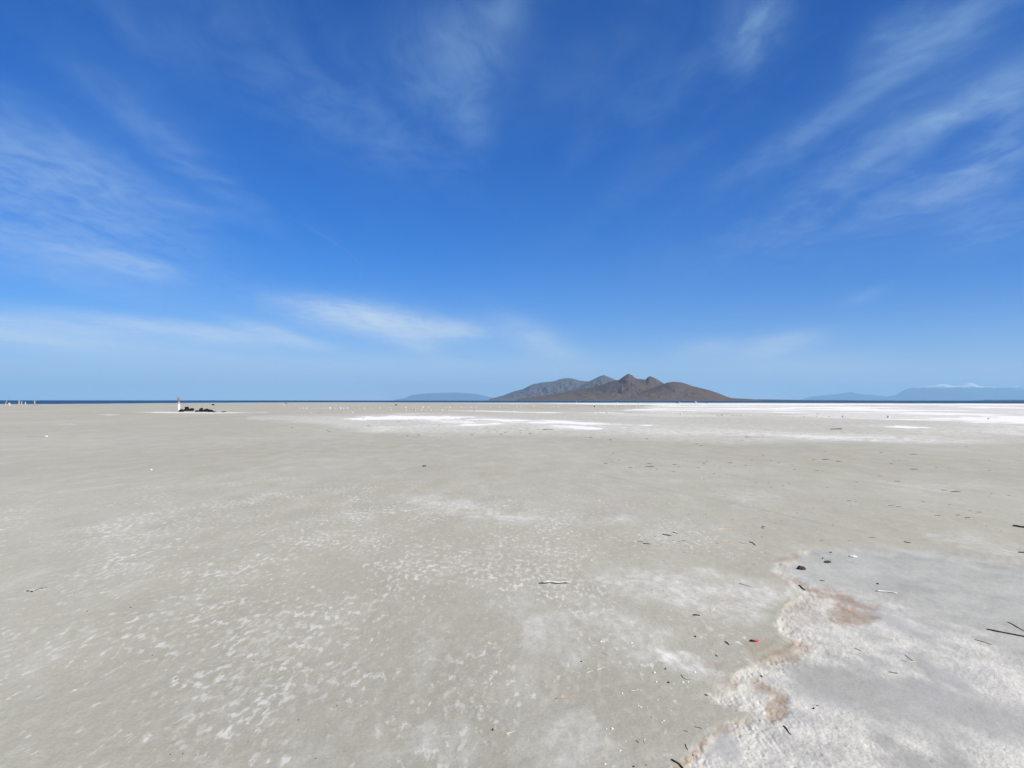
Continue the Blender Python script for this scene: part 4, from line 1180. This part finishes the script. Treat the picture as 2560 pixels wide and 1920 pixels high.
stick('pale_straw', [(1508, 1636), (1522, 1641)], 3.0, M_STRAW, 'short straw between the bowed one and the two in line', 'straw')
stick('pale_straw', [(1576, 1730.5), (1592, 1729), (1605, 1730)], 3.0, M_STRAW, 'pale spiky straw on the dark bare mud', 'straw', fork=(0.25, 0.8))
stick('pale_straw', [(1265, 1837), (1276, 1833.5), (1288, 1829)], 4.5, M_STRAW, 'cream straw with a knobbed left end near the bottom middle', 'straw', taper=0.4)
lump('dark_pebble', 1232, 1827, 6, 6, M_DARK, 'black pebble near the bottom middle left of the cream straw', 'pebble', seed=101)
stick('pale_straw', [(1613.5, 1847.5), (1609.5, 1854), (1612.5, 1860.5)], 2.8, M_STRAW, 'little curved cream straw near the bottom edge', 'straw')
stick('dark_twig', [(1591, 1854), (1598, 1859)], 2.6, M_BROWN, 'small brown twig left of the little curved straw', 'twig')
stick('black_stick', [(1679, 1901), (1693, 1909), (1707, 1920), (1730, 1945)], 7.0, M_DARK, 'thick black stick leaning out of the bottom edge at the pool rim')
stick('black_stick', [(1958, 1813), (1966, 1820), (1972, 1830), (1978, 1835)], 4.5, M_DARK, 'wavy black stick on the white crust near the bottom')
stick('dark_twig', [(1737, 1818.5), (1746, 1820), (1755, 1823)], 2.4, M_BROWN, 'thin dark twig left of the lower pool rim', 'twig')
stick('dark_twig', [(1709, 1828), (1720, 1831)], 1.8, M_BROWN, 'faint short twig left of the thin dark one near the lower rim', 'twig')
stick('dark_twig', [(1714, 1862), (1716, 1870), (1720, 1877)], 3.0, M_BROWN, 'upright brown twig above the thick black stick at the bottom', 'twig')
stick('dark_chip', [(1762, 1739), (1770, 1742)], 4.0, M_DARK, 'dark chip at the left tip of the cream crust', 'chip')
stick('dark_chip', [(1902, 1688), (1906, 1693)], 4.0, M_DARK, 'black chip inside the white crust above the orange-brown stain', 'chip')
lump('dark_pebble', 2034, 1771, 6, 4, M_DARK, 'dark pebble on the crust below the grey mud tongue', 'pebble', seed=103)
stick('brown_twig', [(2040, 1762), (2048, 1764.5)], 2.6, M_BROWN, 'short brown twig beside the pebble below the grey mud tongue', 'twig')
stick('pale_straw', [(1842, 1779.5), (1868, 1779), (1894, 1777)], 2.4, M_STRAW, 'long cream straw lying across the lower pool rim', 'straw')
stick('dark_twig', [(1990, 1914), (1983, 1920), (1976, 1926)], 3.0, M_GREYW, 'grey twig on the crust at the bottom edge', 'twig')

# ---- many small dark chips strewn over the flat
G_CHIP = 'small dark wood chips strewn over the flat'
L_CHIP = 'tiny dark wood chip, one of many strewn over the right half of the flat'
CH1 = [(110,83,28),(800,40,16),(490,75,10),(905,88,20),(1010,122,40),(1060,142,40),(1135,156,20),(1485,90,28),(1540,55,60),(1395,88,14),
 (55,210,20),(140,216,30),(265,228,20),(445,245,14),(200,292,36),(290,280,14),(60,327,50),(130,313,30),(185,330,20),(515,327,50),(575,283,20),
 (630,345,30),(520,358,100),(320,370,50),(380,365,24),(415,369,20),(470,367,20),(590,385,30),(430,403,24),(780,340,50),(815,275,16),(815,288,20),
 (765,290,20),(905,300,18),(820,362,40),(765,364,20),(925,357,18),(1025,371,40),(1115,304,40),(1085,322,40),(1090,332,30),(1360,321,50),
 (1415,350,26),(1520,342,40),(1570,346,26),(1195,346,26),(1255,363,22),(1522,267,20),(1585,290,26),(1635,266,22),(1700,246,30),(1780,300,30),
 (1860,321,40),(2005,340,30),(2030,390,30),(1955,403,24),(1708,427,22),(1190,430,40),(1430,461,26),(1365,440,24),(1325,441,14),(1400,446,20),
 (1250,464,30),(1150,467,26),(1085,495,36),(1045,490,16),(765,410,40),(785,412,16),(720,408,20),(1625,524,36),(1760,522,20),(1970,537,36),
 (1912,555,36),(1785,574,30),(1265,673,26),(1300,674,20),(1178,822,14),(1915,793,30),(2055,840,34),(2020,888,18),(250,920,12),(850,920,24),
 (970,930,12),(1050,965,16),(1600,970,10),(1830,951,28),(1893,928,14),(1770,968,12),(1380,914,24),(1510,992,30),(1580,1065,10),(1638,1067,10),
 (1690,1100,34),(575,1090,14),(180,1105,14),(305,1103,10),(418,1090,8),(925,858,12),(1102,860,12)]
CH2 = [(580,20,18),(225,70,14),(400,82,14),(705,127,20),(135,207,30),(585,236,16),(725,216,40),(1060,235,80),(140,285,60),(280,305,50),(20,290,40),
 (55,402,40),(110,407,26),(830,331,36),(855,303,30),(910,297,24),(995,353,26),(1065,388,76),(1118,322,16),(1300,370,30),(1430,378,22),(1245,398,14),
 (1850,298,24),(1665,283,20),(1850,400,30),(2190,186,14),(1610,158,30),(710,453,30),(785,433,14),(465,515,44),(890,510,50),(790,518,20),(160,573,30),
 (1380,603,54),(1500,620,80),(1875,637,30),(1850,663,30),(2055,658,36),(2110,665,16),(1545,697,26),(1440,750,30),(1160,725,40),
 (820,763,50),(860,758,30),(905,776,50),(405,772,14),(385,713,50),(455,723,30),(110,710,30),(118,695,22),(18,790,30),(1650,818,36),(1750,830,44),
 (1710,843,24),(1625,889,76),(1525,862,50),(1310,868,50),(2195,850,30),(1975,1027,20),(1820,975,16),(220,969,30),(358,1022,10),(45,1017,20),
 (630,1103,60),(100,1136,40),(1665,1124,30),(390,1137,14),(1522,1138,8)]
CH3 = [(225,29,20),(480,64,14),(510,102,20),(915,97,10),(1060,71,14),(1150,70,12),(275,130,14),(285,137,14),(335,125,10),(800,157,30),(1105,156,24),
 (1275,152,24),(1300,141,20),(1240,125,14),(1250,138,14),(1385,131,24),(1440,147,20),(1385,144,14),(1640,38,12),(1600,36,12),(1790,170,20),
 (1905,185,16),(2115,179,16),(680,79,20),(930,170,12),(735,160,14),(70,113,14)]
CH4 = [(315,378,36),(668,428,18),(872,336,24),(982,350,8),(1405,375,18),(1605,460,44),(655,740,24),(545,730,20),(1725,348,16),(1885,462,12),(640,260,16),
       (575,170,12),(180,187,18),(765,215,24),(895,212,14)]
CHIPS = ([(1500 + a / 4.174, 1080 + b / 4.174, c / 4.174) for a, b, c in CH1] + [(2030 + a / 4.174, 1080 + b / 4.174, c / 4.174) for a, b, c in CH2]
         + [(700 + a / 2.304, 1020 + b / 2.304, c / 2.304) for a, b, c in CH3] + [(1500 + a / 4.174, 1300 + b / 4.174, c / 4.174) for a, b, c in CH4])
chip_protos = []
for k in range(8):
    bm = bmesh.new()
    b1, b2 = rng.uniform(-.12, .12), rng.uniform(-.12, .12)
    tube(bm, [(-0.5, 0, 0.04), (-0.2, b1, 0.06), (0.15, b2, 0.07), (0.5, 0, 0.03)], [0.035, 0.07, 0.065, 0.03], 7, 0.8, 0.25)
    o = link_mesh('wood_chip', bm, M_CHIP if k % 3 else M_BROWN)
    chip_protos.append(o)
cx = np.array([gp(a, b) for a, b, c in CHIPS])
cz = ground_fields(cx[:, 0], cx[:, 1])['z']
for i, (a, b_, c_) in enumerate(CHIPS):
    k = i % 8
    o = chip_protos[k] if i < 8 else chip_protos[k].copy()
    if i >= 8:
        COL.objects.link(o)
    L_ = max(c_, 3.0) * dist_px(a, b_)
    o.location = (cx[i, 0], cx[i, 1], cz[i] - 0.002)
    o.rotation_euler = (0, 0, rng.uniform(-0.5, 0.5))
    t_ = max(min(L_ * 0.7, 0.11), 0.035) * (1.0 if b_ > 1100 else 1.5)
    o.scale = (L_, t_ * 1.5, t_ * 1.3)
    tag(o, L_CHIP, 'wood chip', G_CHIP)

# ---- salt crumbs and dark crumbs on the near mud
G_CRUMB = 'white salt crumbs on the near mud'
WH = [(470,217,9),(825,230,8),(1085,575,12),(1110,680,8),(1475,682,7),(718,808,7),(1128,882,6),(905,950,6),(930,965,8),(1005,963,4),(535,1215,7),(600,1217,12),
      (570,1272,5),(1115,1097,4),(1175,1135,6),(1195,1120,7),(755,1360,6),(690,1465,8),(945,1450,4),(1195,1513,6),(520,1620,9),(1285,760,4),(1170,738,4),
      (1555,570,9),(1275,1515,4),(1185,1330,3),(115,315,4),(1280,1005,4)]
DK = [(1558,150,6),(245,450,6),(1213,530,7),(1052,1083,4),(990,1635,5),(848,1650,7),(1530,1505,6)]
DK2 = [(980,412),(1130,565),(1630,440),(1595,972),(1095,1048),(2200,775),(2165,740),(1920,832),(2030,1078),(1175,1046),(840,105),(560,128)]
crumb = []
for k in range(4):
    o = link_mesh('salt_crumb', lump_bm(1, 0.9, 0.5, 400 + k, 2, 0.35), M_WHITE)
    crumb.append(o)
for i, (a, b_, w) in enumerate(WH):
    px, py = 1400 + a / 4.608, 1560 + b_ / 4.608
    o = crumb[i % 4] if i < 4 else crumb[i % 4].copy()
    if i >= 4:
        COL.objects.link(o)
    x, y = gp(px, py)
    o.location = (x, y, ground_z(x, y) - 0.001)
    k_ = max(w, 3.0) * 0.68 * dist_px(px, py)
    o.scale = (k_, k_, k_)
    o.rotation_euler = (0, 0, rng.uniform(0, 6))
    tag(o, 'tiny white salt crumb, one of many on the near bare mud', 'salt crumb', G_CRUMB)
dark = []
for k in range(3):
    dark.append(link_mesh('dark_crumb', lump_bm(1, 0.8, 0.6, 430 + k, 2, 0.35), M_DARK))
for i, (px, py, w) in enumerate([(1400 + a / 4.608, 1560 + b_ / 4.608, w) for a, b_, w in DK] + [(a / 2.572, 1480 + b_ / 2.572, 4.0) for a, b_ in DK2]):
    o = dark[i % 3] if i < 3 else dark[i % 3].copy()
    if i >= 3:
        COL.objects.link(o)
    x, y = gp(px, py)
    o.location = (x, y, ground_z(x, y) - 0.001)
    k_ = w * 0.72 * dist_px(px, py)
    o.scale = (k_ * 1.3, k_, k_)
    o.rotation_euler = (0, 0, rng.uniform(0, 6))
    tag(o, 'tiny dark crumb, one of several on the near mud', 'dark crumb', 'dark crumbs on the near mud')
